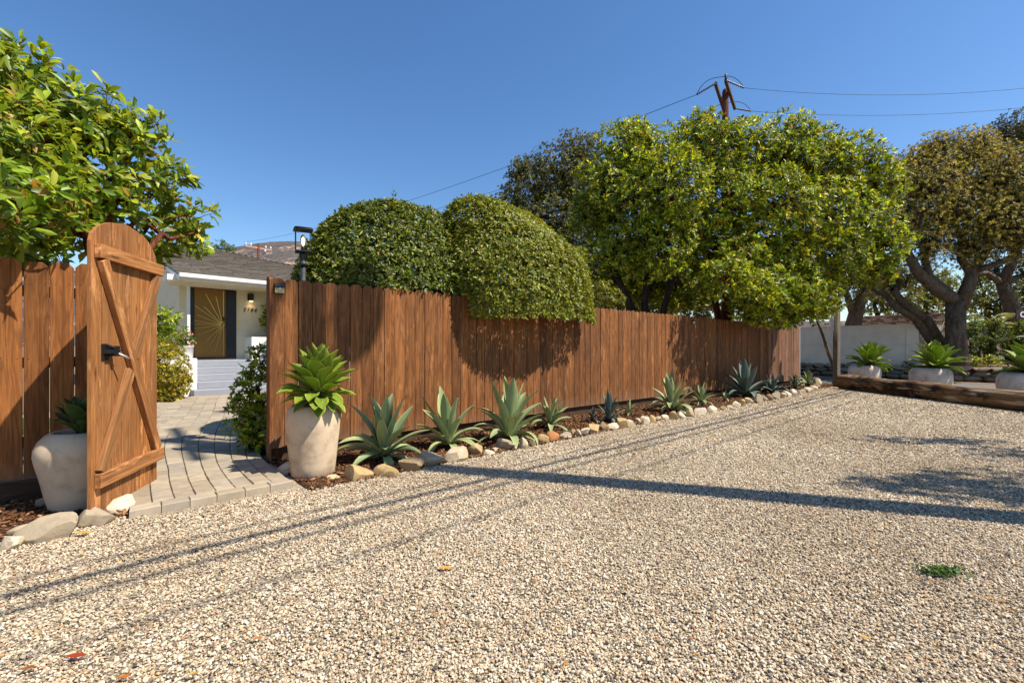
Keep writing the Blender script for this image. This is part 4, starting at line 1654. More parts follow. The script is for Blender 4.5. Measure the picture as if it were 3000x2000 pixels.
# ------------------------------------------------------------------ edging stones
SG = 'loose stones edging the mulch beds'
stones = [  # px, bottom py, width px, height px, material, label
    (971, 1406, 46, 14, 'cobble', 'thin flat tan stone beside the foot of the tall pot'),
    (1045, 1409, 78, 44, 'cobble_ochre', 'ochre stone with a leaf shadow, nearest upright stone to the tall pot'),
    (1124, 1400, 72, 32, 'cobble_ochre', 'smooth ochre stone second along from the tall pot'),
    (1203, 1384, 78, 38, 'cobble_brown', 'brown blocky stone where the broad pole shadow meets the bed'),
    (1256, 1370, 84, 40, 'cobble_grey', 'wedge-shaped grey stone just behind the brown blocky one'),
    (1331, 1354, 74, 40, 'cobble', 'tan angular stone below the upright second agave'),
    (1392, 1334, 41, 32, 'cobble_ochre', 'small round yellow stone right of the tan angular one'),
    (1430, 1336, 34, 18, 'cobble_cream', 'small pale stone left of the broad grey stone'),
    (1450, 1327, 22, 16, 'cobble', 'pebble-sized stone tucked beside the broad grey stone'),
    (1485, 1322, 66, 34, 'cobble_grey', 'broad flat-topped grey stone below the tallest agave'),
    (1533, 1317, 29, 32, 'cobble', 'tan cube-shaped stone right of the broad grey stone'),
    (1559, 1308, 18, 20, 'cobble_brown', 'small dark stone between the tan cube and a yellow stone'),
    (1588, 1301, 40, 27, 'cobble_ochre', 'yellow stone immediately left of the orange stone'),
    (1621, 1294, 40, 30, 'cobble_orange', 'orange stone, the only orange one in the edging'),
    (1660, 1284, 36, 19, 'cobble_cream', 'low cream stone immediately right of the orange stone'),
    (1680, 1277, 20, 20, 'cobble_brown', None), (1697, 1279, 18, 21, 'cobble', None),
    (1714, 1275, 27, 21, 'cobble_cream', None), (1743, 1271, 35, 27, 'cobble_ochre', None),
    (1770, 1263, 28, 26, 'cobble_brown', None), (1797, 1260, 40, 20, 'cobble_cream', None),
    (1824, 1257, 38, 29, 'cobble_ochre', None), (1848, 1252, 30, 22, 'cobble', None),
    (1872, 1244, 26, 20, 'cobble_grey', None), (1890, 1243, 26, 22, 'cobble_cream', None),
    (1911, 1240, 27, 23, 'cobble_ochre', None), (1931, 1233, 25, 14, 'cobble', None),
    (1952, 1230, 27, 15, 'cobble_cream', None), (1976, 1231, 23, 25, 'cobble_ochre', None),
    (1999, 1227, 24, 20, 'cobble_cream', None), (2026, 1222, 27, 22, 'cobble', None),
    (2054, 1215, 38, 20, 'cobble_cream', None), (2090, 1208, 33, 18, 'cobble_cream', None),
    (2121, 1202, 19, 13, 'cobble_ochre', None), (2140, 1197, 25, 10, 'cobble', None),
    (2160, 1193, 26, 17, 'cobble_cream', None), (2178, 1191, 21, 20, 'cobble_ochre', None),
    (2196, 1182, 25, 16, 'cobble', None), (2228, 1182, 26, 27, 'cobble_grey', None),
    (2245, 1176, 18, 16, 'cobble', None), (2260, 1174, 25, 19, 'cobble_brown', None),
    (2282, 1170, 25, 20, 'cobble_grey', None), (2298, 1166, 19, 16, 'cobble', None),
    (2312, 1163, 23, 17, 'cobble_cream', None), (2327, 1161, 19, 20, 'cobble', None),
    (2342, 1158, 20, 16, 'cobble_cream', None), (2358, 1154, 20, 14, 'cobble', None),
    (2373, 1150, 29, 15, 'cobble_cream', None), (2388, 1144, 22, 14, 'cobble_cream', None),
    (2397, 1136, 20, 13, 'cobble', None), (2402, 1128, 20, 15, 'cobble', None), (2396, 1120, 20, 14, 'cobble_grey', None),
    # left of the path
    (107, 1592, 150, 66, 'cobble_grey', 'long sloping grey-brown boulder in front of the left pot'),
    (47, 1576, 66, 38, 'cobble', 'rounded tan stone left of the long sloping boulder'),
    (8, 1616, 52, 42, 'cobble_cream', 'pale cream stone at the left edge of the gravel'),
    (250, 1545, 96, 50, 'cobble_grey', 'rounded stone under the free corner of the gate'),
    (338, 1512, 66, 50, 'cobble_cream', 'pale leaning stone between the gate and the paved path'),
    (108, 1489, 36, 27, 'cobble_grey', 'small stone in the mulch left of the wide-shouldered pot'),
    (824, 1391, 50, 34, 'cobble_cream', 'cream stone between the end of the paved path and the tall pot'),
]
ordn = ['first', 'second', 'third', 'fourth', 'fifth', 'sixth', 'seventh', 'eighth', 'ninth', 'tenth', 'eleventh', 'twelfth', 'thirteenth', 'fourteenth', 'fifteenth',
        'sixteenth', 'seventeenth', 'eighteenth', 'nineteenth', 'twentieth']
cname = {'cobble': 'tan', 'cobble_ochre': 'ochre', 'cobble_brown': 'brown', 'cobble_grey': 'grey', 'cobble_cream': 'cream', 'cobble_orange': 'orange'}
ncount = 0
for i, (px, py, w, h, mt, lab) in enumerate(stones):
    b = gr(px, py)
    k = b.y / FPX
    if lab is None:
        ncount += 1
        nfar = 36 - ncount
        c = cname[mt]
        if ncount <= 18:
            lab = f'{c} edging stone, {ordn[ncount]} along the bed to the right of the orange stone'
        else:
            lab = f'{c} edging stone, {ordn[max(0, min(19, nfar + 1))]} back from the far tip of the bed by the log'
    W_, H_ = w * k * 1.06, h * k * 1.22
    D_ = min(W_, max(H_, W_ * .7))
    me = rock_mesh('stone', (W_, D_, H_ * 1.12), M[mt], 14, 3, 500 + i)
    me.set_sharp_from_angle(angle=R(24))
    o = tag(link('stone', me), lab, 'stone', SG)
    o.location = (b.x, b.y + D_ * .42, -.012 - H_ * .10)
    o.rotation_euler = (0, 0 if w != 150 else R(-16), math.atan2(FD.y, FD.x) * .35 if w < 100 else R(20))

# ------------------------------------------------------------------ log along the road edge
lg = thing('log', 'long weathered log lying along the far edge of the gravel', 'log', (9.40, 13.0, 0))
pts, rad = [], []
for i in range(40):
    u = i / 39
    y = 13.25 + (5.6 - 13.25) * u
    pts.append(Vector((9.62 + .14 * u + .02 * math.sin(u * 9), y, .0)))
    rad.append((.215 - .045 * u) * (1 + .035 * math.sin(u * 23) + .02 * math.sin(u * 51)))
NS = 26
LV, LF = [], []
for i, (p, r) in enumerate(zip(pts, rad)):
    for k in range(NS):
        a = 2 * math.pi * k / NS
        rr = r * (1 + .03 * math.sin(3 * a + i * .15) + .018 * math.sin(9 * a + 1.3 * math.sin(i * .3)) + random.uniform(-.012, .012))
        LV.append((p.x + math.cos(a) * rr - 9.40, p.y - 13.0, r * .93 + math.sin(a) * rr))
for i in range(39):
    for k in range(NS):
        k2 = (k + 1) % NS
        LF.append((i * NS + k, i * NS + k2, (i + 1) * NS + k2, (i + 1) * NS + k))
lmb = MB()
lmb.add(LV, LF)


def m_log():
    t = NT('weathered_log', 0.9, 0.15)
    v = t.coord('Object', (6, .55, 6))
    f = t.noise(v, 2.2, 6, .65, .7)
    f2 = t.noise(t.coord('Object', (1, .5, 1)), 3.4, 5, .6)
    c = t.mix(t.ramp(f, [(.3, 0.0), (.7, 1.0)]), (.10, .055, .026), (.25, .15, .075))
    c = t.mix(t.ramp(f2, [(.50, 0.0), (.60, 1.0)]), c, (.035, .02, .013))
    sep = t.n('ShaderNodeSeparateXYZ')
    geo = t.n('ShaderNodeNewGeometry')
    c = t.mix(t.ramp(t.noise(t.coord('Object', (3, .35, 3)), 5, 4), [(.56, 0.0), (.66, 1.0)]), c, (.40, .31, .22))
    return t.done(c, t.bump(f, .8, .02))


M['log'] = m_log()
lmb.build('body', M['log'], lg, True)
em_ = MB()
em_.add([LV[k] for k in range(NS)] + [(pts[0].x - 9.40, pts[0].y - 13.0 + .015, rad[0])], [(k, NS, (k + 1) % NS) for k in range(NS)])
em_.build('end_grain', M['log'], lg)

# ------------------------------------------------------------------ stone wall, white wall, far fence
sw = thing('stone_wall', 'low dry stone wall across the road behind the pots', 'wall', mat=frame(wn0, FN, FD))
MB().box((-4.2, .14, -.05), (14.5, .36, .46)).build('core', M['soil'], sw)
rows = [(0.0, .20), (.17, .20), (.35, .17)]
cnt = 0
wrest = MB()
protos_w = [rock_mesh('stone', (1, .8, 1), M['wall_stone'], 14, 2, 900 + i, False) for i in range(10)]
for q in protos_w:
    q.set_sharp_from_angle(angle=R(28))
for z0, hh in rows:
    x = -4.2 + random.uniform(-.2, 0)
    while x < 14.2:
        w = random.uniform(.24, .52)
        h = hh * random.uniform(.95, 1.15)
        o = link('stone', random.choice(protos_w), sw)
        o.location = (x + w / 2, .13 + random.uniform(-.03, .02), z0 + hh / 2 + random.uniform(-.01, .015))
        o.scale = (w * 1.04, .36, h * 1.06)
        o.rotation_euler = (0, R(random.uniform(-5, 5)), R(random.choice([0, 180]) + random.uniform(-5, 5)))
        x += w
ww0 = Vector((12.62, 19.95, .47))
wwall = thing('garden_wall', 'off-white stucco wall above the low stone wall', 'wall', mat=frame(ww0, FN, FD))
MB().box((-7, 0, -.02), (3.56, .2, 1.56)).build('panel', M['wall_white'], wwall)
MB().box((3.56, -.03, -.02), (3.92, .33, 1.585)).build('pier', M['wall_white'], wwall)
MB().box((-7, -.012, 1.562), (3.555, .212, 1.60)).build('coping', M['wall_white'], wwall)
pf0 = WP(3.72, .95, .47)
pdir = Vector((.93, .367, 0)).normalized()
pal = thing('paling_fence', 'weathered pale paling fence behind the big oak', 'fence', mat=frame(pf0, pdir, Vector((-pdir.y, pdir.x, 0))))
pm = board_mesh('paling', .135, 1.62, .02, M['paling'], .02)
for i in range(76):
    o = link('paling', pm, pal)
    o.location = (.07 + i * .15, random.uniform(-.006, .006), random.uniform(-.01, .02))
    o.scale = (1, 1, random.uniform(.97, 1.03))
for z in (.35, 1.3):
    MB().box((0, .024, z), (11.4, .06, z + .08)).build('rail', M['paling'], pal)

# shed / neighbour's house roof behind the white wall
sm = frame(at(2560, 1015, 25).xy.to_3d() + Vector((0, 0, .47)), FN, FD)
shed = thing('shed', 'low tan shed with a brown shingle roof behind the white wall', 'shed', mat=sm)
MB().box((-3.6, 0, 0), (2.6, 4, 1.75)).build('wall', M['shed'], shed)
rfm = MB()
rfm.prism([(-.5, 1.72), (2.0, 2.45), (4.5, 1.72), (4.5, 1.80), (2.0, 2.55), (-.5, 1.80)], -.8, 2.8, Matrix(((0, 1, 0, 0), (1, 0, 0, 0), (0, 0, 1, 0), (0, 0, 0, 1))))
M['shed_roof'] = m_stone('brown_shingle_roof', [(.20, .13, .085)], .9, 6, .6)
rfo = rfm.build('roof', M['shed_roof'], shed)
cm = MB()
for i in range(13):
    p0 = -.52 + i * .195
    z0 = 1.80 + (p0 + .5) * .3
    x = -.8
    while x < 2.75:
        w = random.uniform(.18, .4)
        cm.box((x + .006, p0, z0 + .004), (min(x + w, 2.8) - .006, p0 + .21, z0 + random.uniform(.03, .05)), Matrix.Identity(4))
        x += w
cm.build('shingle', M['shed_roof'], rfo)['kind'] = 'stuff'
MB().box((-2.2, -.04, .9), (-1.3, -.002, 1.45)).build('window', M['solar'], shed)

# sign post with an octagonal sign seen almost edge on; leaning prop; brown street sign
spt = at(2451, 1015, 13.9).xy.to_3d()
sp_ = thing('sign_post', 'square weathered sign post beside the end of the log', 'post', spt)
MB().box((-.07, -.07, 0), (.07, .07, 2.75), Matrix.Rotation(R(20), 4, 'Z'), 0, .008).build('post', M['grey_post'], sp_)
og = thing('traffic_sign', 'white octagonal sign fixed edge-on to the weathered post', 'sign', spt)
ang = math.atan2(spt.y, spt.x)
am = Matrix.Rotation(ang + R(7) - R(0), 4, 'Z')
oc = [(.37 * math.cos(R(22.5 + 45 * i)), 1.88 + .37 * math.sin(R(22.5 + 45 * i))) for i in range(8)]
MB().prism(oc, .0, .006, Matrix.Translation(Vector((-.165, -.03, 0))) @ am).build('plate', M['white_metal'], og)
MB().tube([(-.165, -.03, 1.9), (-.05, 0, 1.9)], .012, 6).build('bolt', M['steel'], og)
lean = thing('leaning_pole', 'grey pole leaning against the white wall left of the sign post', 'pole', at(2443, 1060, 15.6))
b_ = at(2443, 1060, 15.6)
pp = [at(2450, 1092, 15.4) - b_, at(2430, 1040, 15.6) - b_, at(2413, 985, 15.7) - b_, at(2390, 925, 15.8) - b_]
MB().tube(pp, [.055, .06, .055, .045], 10).build('shaft', M['bark_oak'], lean, True)
MB().tube([at(2425, 1035, 15.6) - b_, at(2418, 1018, 15.5) - b_, at(2414, 1010, 15.4) - b_], [.02, .015, .006], 6).build('stub', M['bark_oak'], lean, True)

sgn = thing('street_sign', 'small brown street sign with white letter at the right edge', 'sign', at(2978, 1015, 12.5).xy.to_3d())
MB().box((0, 0, 1.97), (.95, .03, 2.235)).build('plate', M['sign_brown'], sgn)
cu = bpy.data.curves.new('letter', 'FONT')
cu.body = 'C'
cu.size = .21
cu.extrude = .003
cu.offset = .008
to = bpy.data.objects.new('letter', cu)
COL.objects.link(to)
me = bpy.data.meshes.new_from_object(to.evaluated_get(bpy.context.evaluated_depsgraph_get()))
bpy.data.objects.remove(to)
me.materials.clear()
me.materials.append(M['white_flat'])
o = link('letter', me, sgn)
o.matrix_local = Matrix.Translation((.09, -.005, 2.03)) @ Matrix.Rotation(R(90), 4, 'X')
MB().tube([(.8, .05, 0), (.8, .05, 2.3)], .03, 10).build('post', M['steel'], sgn, True)

# ------------------------------------------------------------------ utility poles and wires
def string(mb, a, b, r=.05, k=9):
    a, b = Vector(a), Vector(b)
    pts, rad = [], []
    for i in range(k * 2 + 1):
        pts.append(a.lerp(b, i / (k * 2)))
        rad.append(r if i % 2 else r * .35)
    mb.tube(pts, rad, 8)


upb = at(2125, 1015, 21.4).xy.to_3d()
up_ = thing('utility_pole', 'tall brown utility pole with crossarms rising behind the big green tree', 'utility pole', upb)
pz = at(2125, 262, 21.4).z
MB().tube([(0, 0, 0), (0, 0, pz * .6), (0, 0, pz - .12), (0, 0, pz)], [.19, .165, .14, .10], 14).build('pole', M['pole'], up_, True)
arm_pts = [(at(2126, 238, 20.3), at(2153, 316, 22.7)), (at(2096, 250, 20.3), at(2122, 322, 22.7))]
for a, b in arm_pts:
    a2, b2 = a - upb, b - upb
    z = (a2.z + b2.z) / 2
    a2.z = b2.z = z
    d = (b2 - a2)
    m = Matrix.Translation(a2) @ Matrix.Rotation(math.atan2(d.y, d.x), 4, 'Z')
    MB().box((0, -.06, -.075), (d.length, .06, .075), m).build('crossarm', M['arm'], up_)
arm_z = [(p[0].z + p[1].z) / 2 for p in arm_pts]
ends = {}
for nm, arm, e, (px, py), Ye in (('r1', 0, 0, (2180, 258), 20.2), ('r2', 0, 1, (2201, 326), 22.6), ('l1', 1, 0, (2040, 278), 20.4), ('l2', 1, 1, (2071, 345), 22.9)):
    a = arm_pts[arm][e].copy()
    a.z = arm_z[arm]
    b = at(px, py, Ye)
    mb = MB()
    string(mb, a - upb, b - upb, .055)
    mb.build('insulator_string', M['insul'], up_, True)
    ends[nm] = b
for a, b, tp in (('l1', 'r1', (2125, 226, 20.3)), ('l2', 'r2', (2140, 296, 22.6))):
    c = at(*tp)
    pts = []
    A, B = ends[a], ends[b]
    for i in range(17):
        u = i / 16
        p = A.lerp(B, u)
        p.z += (c.z - (A.z + B.z) / 2) * (1 - abs(2 * u - 1) ** 3.2)
        pts.append(p - upb)
    MB().tube(pts, .014, 5).build('jumper_wire', M['wire'], up_, True)
MB().lathe([(.03, 0), (.06, .06), (.04, .1), (.06, .16), (.02, .22)], 10, tuple(Vector((arm_pts[0][0].x, arm_pts[0][0].y, arm_z[0] + .075)) - upb)).build('insulator', M['insul'], up_, True)

fpb = at(757, 1015, 62).xy.to_3d()
fp_ = thing('utility_pole', 'distant utility pole with pale crossarm above the house roof', 'utility pole', fpb)
tz = at(757, 713, 62).z
MB().tube([(0, 0, 0), (0, 0, tz)], [.24, .17], 10).build('pole', M['pole'], fp_, True)
fa, fb = at(717, 719, 60.5) - fpb, at(795, 734, 63.5) - fpb
fa.z = fb.z = (fa.z + fb.z) / 2
d = fb - fa
MB().box((0, -.09, -.10), (d.length, .09, .10), Matrix.Translation(fa) @ Matrix.Rotation(math.atan2(d.y, d.x), 4, 'Z')).build('crossarm', M['arm_far'], fp_)
for u in (.03, .22, .78, .97):
    p = fa.lerp(fb, u)
    MB().lathe([(.05, .1), (.13, .2), (.10, .3), (.14, .42), (.03, .5)], 8, tuple(p)).build('insulator', M['insul_white'], fp_, True)
MB().lathe([(.18, -.75), (.2, -.3), (.1, -.2)], 10, tuple(fa.lerp(fb, .78) + Vector((0, -.2, .1)))).build('transformer', M['steel'], fp_, True)


def wire(label, a, b, sag, r=.009, name='power_line', k=28, group='overhead power lines'):
    a, b = Vector(a), Vector(b)
    pts = []
    for i in range(k + 1):
        u = i / k
        p = a.lerp(b, u)
        p.z -= sag * 4 * u * (1 - u)
        pts.append(p - a)
    o = MB().tube(pts, r, 5).build(name, M['wire'], None, True)
    o.location = a
    return tag(o, label, 'wire', group)


wire('upper power line leaving the tall pole to the right', ends['r1'], at(3140, 243, 20.2), .42)
wire('lower power line leaving the tall pole to the right', ends['r2'], at(3140, 300, 22.3), .40)
wire('upper power line falling from the tall pole to the distant pole', ends['l1'], fa + fpb + UP * .45, 1.0, .013)
wire('lower power line falling left behind the trees to the distant pole', ends['l2'], fb + fpb + UP * .45, 1.0, .013)

# roadside pole with transformer just outside the picture; its shadow and its cables' shadows cross the gravel
ptb = Vector((4.40, 2.99, 0))
ptp = thing('utility_pole', 'roadside utility pole with a transformer can, casting the broad shadow on the gravel', 'utility pole', ptb)
MB().tube([(0, 0, -.1), (0, 0, 6), (0, 0, 12.6)], [.165, .15, .13], 16).build('pole', M['pole'], ptp, True)
side = Vector((-sun_dir.y, sun_dir.x, 0)).normalized()      # across the sun
tc_ = side * .44
MB().lathe([(.05, 10.42), (.22, 10.44), (.26, 10.50), (.27, 10.6), (.27, 11.3), (.24, 11.36), (.08, 11.42)], 24, (tc_.x, tc_.y, 0)).build('transformer', M['steel'], ptp, True)
MB().tube([(0, 0, 10.9), tuple(tc_ * .6 + UP * 10.9)], .04, 6).build('bracket', M['steel'], ptp)
a_ = FD * 1.2
MB().box((-1.2, -.05, 12.1), (1.2, .05, 12.22), Matrix.Rotation(math.atan2(FN.y, FN.x), 4, 'Z')).build('crossarm', M['arm'], ptp)
for i, (off, h, r) in enumerate(((-.05, 6.35, .030), (.10, 6.25, .020), (-.62, 5.75, .013), (.62, 6.3, .012))):
    c = ptb + FN * (off + .0)
    wire(['thick communication cable over the drive', 'second communication cable beside the thick one', 'thin cable over the drive, nearest the fence', 'thin cable over the drive, farthest from the fence'][i],
         c - FD * 22 + UP * (h + .3), c + FD * 24 + UP * (h + .3), .35, r, 'overhead_cable', 30, 'cables strung above the gravel drive')

# ------------------------------------------------------------------ trees and hedges
GRN_NEAR = [(0.181, 0.256, 0.022), (0.262, 0.329, 0.024), (0.101, 0.168, 0.019), (0.362, 0.377, 0.034), (0.403, 0.256, 0.067)]
GRN_ARB = [(0.147, 0.210, 0.015), (0.232, 0.294, 0.016), (0.355, 0.370, 0.023), (0.078, 0.127, 0.014), (0.432, 0.278, 0.062)]
GRN_OAK = [(0.286, 0.263, 0.049), (0.383, 0.338, 0.066), (0.186, 0.170, 0.038), (0.460, 0.318, 0.110)]
GRN_DARK = [(0.108, 0.118, 0.029), (0.157, 0.157, 0.037), (0.072, 0.080, 0.021), (0.215, 0.179, 0.057)]

# the near tree on the left
near_l = lob([(-70, 220, 4.3, 150), (75, 255, 4.4, 120), (165, 370, 4.4, 125), (295, 355, 4.6, 105), (395, 415, 4.7, 95), (470, 540, 4.8, 90), (548, 630, 4.9, 78),
              (470, 690, 5.0, 70), (350, 590, 4.6, 120), (210, 530, 4.3, 140), (60, 470, 4.0, 170), (-110, 480, 3.9, 190), (120, 670, 4.0, 85),
              (10, 650, 3.7, 105), (270, 665, 4.4, 80), (330, 720, 5.0, 70), (430, 730, 5.2, 50), (180, 740, 4.9, 60), (60, 735, 4.8, 70), (-40, 730, 4.6, 90), (40, 590, 3.3, 95), (150, 570, 3.6, 95), (-90, 560, 3.1, 130), (580, 700, 5.0, 45)])
tb = Vector((-3.95, 4.35, 0))
nt = thing('strawberry_tree', 'large-leaved tree with red branches leaning over the left fence', 'tree', tb)
trk = MB()
tr1 = [tb, tb + Vector((.02, .05, .8)), tb + Vector((-.02, .1, 1.7)), tb + Vector((.0, .1, 2.3)), tb + Vector((.05, .15, 2.9))]
tr2 = [tb + Vector((.15, .1, 0)), tb + Vector((.28, .02, 1.0)), tb + Vector((.30, 0, 1.9)), tb + Vector((.45, .2, 2.35)), at(420, 650, 4.7)]
trk.tube(tr1, [.09, .075, .06, .042, .03], 10)
trk.tube(tr2, [.07, .055, .04, .024, .012], 10)
trk.tube(bent(tb + Vector((0, .08, 1.75)), at(250, 690, 4.3), 4, .1), [.05, .045, .04, .035, .025], 8)
trk.tube(bent(at(250, 690, 4.3), at(450, 640, 4.8), 5, .15), [.028, .025, .022, .018, .014, .008], 7)
trk.tube(bent(tb + Vector((.05, .15, 2.9)), at(170, 330, 4.4), 4, .15), [.03, .028, .024, .02, .014], 8)
trk.tube(bent(at(110, 440, 4.2), at(240, 380, 4.5), 4, .15), [.03, .025, .02, .015, .01], 7)
trk.tube(bent(at(110, 440, 4.2), at(70, 330, 4.3), 4, .15), [.03, .022, .018, .015, .008], 7)
for c, r in near_l:
    src = min([Vector(p) for p in tr1[2:] + tr2[2:]] + [at(250, 690, 4.3), at(170, 330, 4.4), at(420, 650, 4.7)], key=lambda q: (q - Vector(c)).length)
    trk.tube(bent(src, c, 5, .3), [.022, .02, .016, .013, .01, .006], 6, cap=False)
trk.v = [tuple(Vector(v) - tb) for v in trk.v]
trk.build('trunk', M['bark_red'], nt, True)
P, A = lobe_clusters(near_l, 44, .45, .45)
keep = np.ones(len(P), bool)
# leave holes so that sky and branches show through
hc = P[RNG.choice(len(P), 46, replace=False)]
for h in hc:
    keep &= ((P - h) ** 2).sum(1) > .14 ** 2
P, A = P[keep], A[keep]
tw = twigs_mb(P, [list(c) for c, r in near_l], .45, .006, .0025)
tw.v = [tuple(Vector(v) - tb) for v in tw.v]
tw.build('twigs', M['bark_red'], nt, True)['kind'] = 'stuff'
p, d, n, ll, ww = rosettes(P, A, 8, .112, .046, (35, 95), .28)
T = palette(len(p), GRN_NEAR, [4, 4, 2.5, 1.6, .35]) * np.repeat(np.exp(RNG.normal(0, .22, len(P))), 8)[:, None]
dist = np.linalg.norm(p - np.array([0, 0, CAM_H]), axis=1)
vis = in_view(p[:, 0], p[:, 1], 0)
order = np.argsort(np.where(vis, dist, 1e6))
big, small = order[:290], order[290:]
V, F, TT = leaf_mesh(p[small] - np.array(tb), d[small], n[small], ll[small], ww[small], T[small], True)
link('crown', np_mesh('crown', V, F, M['leaf_near'], TT), nt)['kind'] = 'stuff'
protos = []
for i in range(12):
    c = palette(1, GRN_NEAR, [4, 4, 2.5, 1.6, .2])
    V, F, TT = leaf_mesh(np.zeros((1, 3)), np.array([[1., 0, 0]]), np.array([[0., 0, 1]]), np.array([.1]), np.array([.04]), c, True)
    protos.append(np_mesh('leaf', V, F, M['leaf_near'], TT))
for i in big:
    D = Vector(d[i]).normalized()
    S = D.cross(Vector(n[i])).normalized()
    Nn = S.cross(D)
    m = Matrix.Identity(4)
    for r_ in range(3):
        m[r_][0], m[r_][1], m[r_][2] = D[r_], -S[r_], Nn[r_]
    o = link('leaf', random.choice(protos), nt)
    o.matrix_local = Matrix.Translation(Vector(p[i]) - tb) @ m @ Matrix.Diagonal((ll[i] / .1, ww[i] / .04, ll[i] / .1, 1))
# a few orange fruits
fr = [(610, 723, 5.0), (548, 750, 5.0), (165, 320, 4.3), (300, 385, 4.5), (545, 690, 4.9), (85, 320, 4.2), (575, 690, 4.9)]
for q in fr:
    o = MB().lathe([(.003, -.013), (.010, -.008), (.013, 0), (.010, .008), (.003, .013)], 10, tuple(at(*q) - tb)).build('fruit', M['cobble_orange'], nt, True)


def hedge(name, label, c, ax, dens, k, L, W, cols, wts, squash=1.0, sprigs=14, seed=1, top_only=-.75, wobble=.035, lean=0.0):
    """clipped dome: ellipsoid with axes along the fence / across it / up"""
    c = Vector(c)
    t = thing(name, label, 'hedge', (c.x, c.y, 0))
    a, b, h = ax
    area = 4 * math.pi * ((a * b) ** 1.6 / 3 + (a * h) ** 1.6 / 3 + (b * h) ** 1.6 / 3) ** (1 / 1.6)
    n = int(area * dens)
    d = rand_dirs(n)
    d = d[d[:, 2] > top_only]
    n = len(d)
    w = rand_dirs(7)
    wob = 1 + wobble * np.sin((d @ w.T) * 7 + RNG.uniform(0, 6, 7)).sum(1) / 1.6
    q = d / ((np.abs(d) ** squash).sum(1) ** (1 / squash))[:, None] * (1 - np.abs(RNG.normal(0, .035, n)))[:, None] * wob[:, None]
    loc = q * np.array([a, b, h])
    nr = unit(q / np.array([a, b, h]))
    ex = np.array([list(FD), list(-FN), [0, 0, 1]])
    Pw = loc @ ex + np.array([0, 0, c.z])
    Aw = unit(nr @ ex + RNG.normal(0, .35, (n, 3)) + np.array([0, 0, .3]))
    # inner mass of shaded leaves so that no light passes straight through
    n2 = n // 2
    d2 = rand_dirs(n2)
    d2 = d2[d2[:, 2] > top_only]
    P2 = (d2 * RNG.uniform(.55, .9, (len(d2), 1)) * np.array([a, b, h])) @ ex + np.array([0, 0, c.z])
    A2 = rand_dirs(len(d2))
    Pw = np.concatenate([Pw, P2])
    Aw = np.concatenate([Aw, A2])
    # stray shoots
    for i in range(sprigs):
        dd = rand_dirs(1)[0]
        dd[2] = abs(dd[2])
        base = (dd * np.array([a, b, h])) @ ex + np.array([0, 0, c.z])
        o_ = unit((dd / np.array([a, b, h])) @ ex + RNG.normal(0, .3, 3) + np.array([0, 0, .8]))
        for s_ in np.linspace(.0, RNG.uniform(.06, .2), 5):
            Pw = np.concatenate([Pw, (base + o_ * s_)[None]])
            Aw = np.concatenate([Aw, o_[None]])
    Pw += np.outer((Pw[:, 2] - c.z) * lean, np.array(FD))
    # nothing grows through the boards
    nn_ = (Pw + np.array([c.x, c.y, 0]) - np.array(F0)) @ np.array(FN)
    okp = ~((nn_ > -.16) & (nn_ < .10) & (Pw[:, 2] < 1.96))
    if FN.dot(c - F0) + b < .3:
        okp &= ~((nn_ > -.16) & (Pw[:, 2] < 1.96))
    Pw, Aw = Pw[okp], Aw[okp]
    p, dr, nm, ll, ww = rosettes(Pw, Aw, k, L, W, (45, 105), .25)
    T = palette(len(p), cols, wts)
    V, F, TT = leaf_mesh(p, dr, nm, ll, ww, T)
    link('crown', np_mesh('crown', V, F, M['leaf_hedge'], TT), t)['kind'] = 'stuff'
    st = MB()
    for i in range(5):
        st.tube(bent((RNG.normal(0, .12), RNG.normal(0, .12), 0), (RNG.normal(0, .25) - .3, RNG.normal(0, .15) + .25, c.z), 4, .1), [.04, .035, .03, .025, .015], 6)
    st.build('trunk', M['bark_dark'], t, True)
    return t


hedge('clipped_hedge', 'dark green clipped dome hedge behind the near end of the long fence', FP(1.98, -.93, 1.72), (1.48, .96, 1.55), 640, 6, .056, .029,
      [(.085, .118, .011), (.140, .172, .013), (.225, .240, .020), (.045, .072, .009), (.26, .17, .05)], [4, 3.6, 2.2, 3, .25], 2.35, 18, 1, -.30, .016)
hedge('clipped_hedge', 'lighter green dome-shaped bush bulging over the top of the long fence', FP(3.72, -.32, 1.86), (1.40, .96, 1.58), 760, 6, .052, .029,
      [(.160, .195, .020), (.225, .248, .025), (.30, .30, .032), (.085, .118, .014), (.32, .22, .05)], [4, 4, 3, 1.8, .35], 2.3, 34, 2, -.14, .03, -.22)


def shrub(label, lobes, dens, k, L, W, cols, wts, mat='leaf', name='shrub', cat='shrub', stems=4, bark='bark_dark', shell=.55, group=None):
    c0 = sum((Vector(c) for c, r in lobes), Vector()) / len(lobes)
    base = Vector((c0.x, c0.y, 0))
    tr = []
    for i in range(stems):
        c = Vector(lobes[i % len(lobes)][0])
        tr.append((bent(base + Vector((RNG.normal(0, .06), RNG.normal(0, .06), 0)), base.lerp(c, .7) , 3, .1), [.03, .025, .02, .014]))
    return make_tree(name, label, cat, base, tr, lobes, dens, k, L, W, cols, wts, M[mat], M[bark], group, shell, .1, (.006, .003))


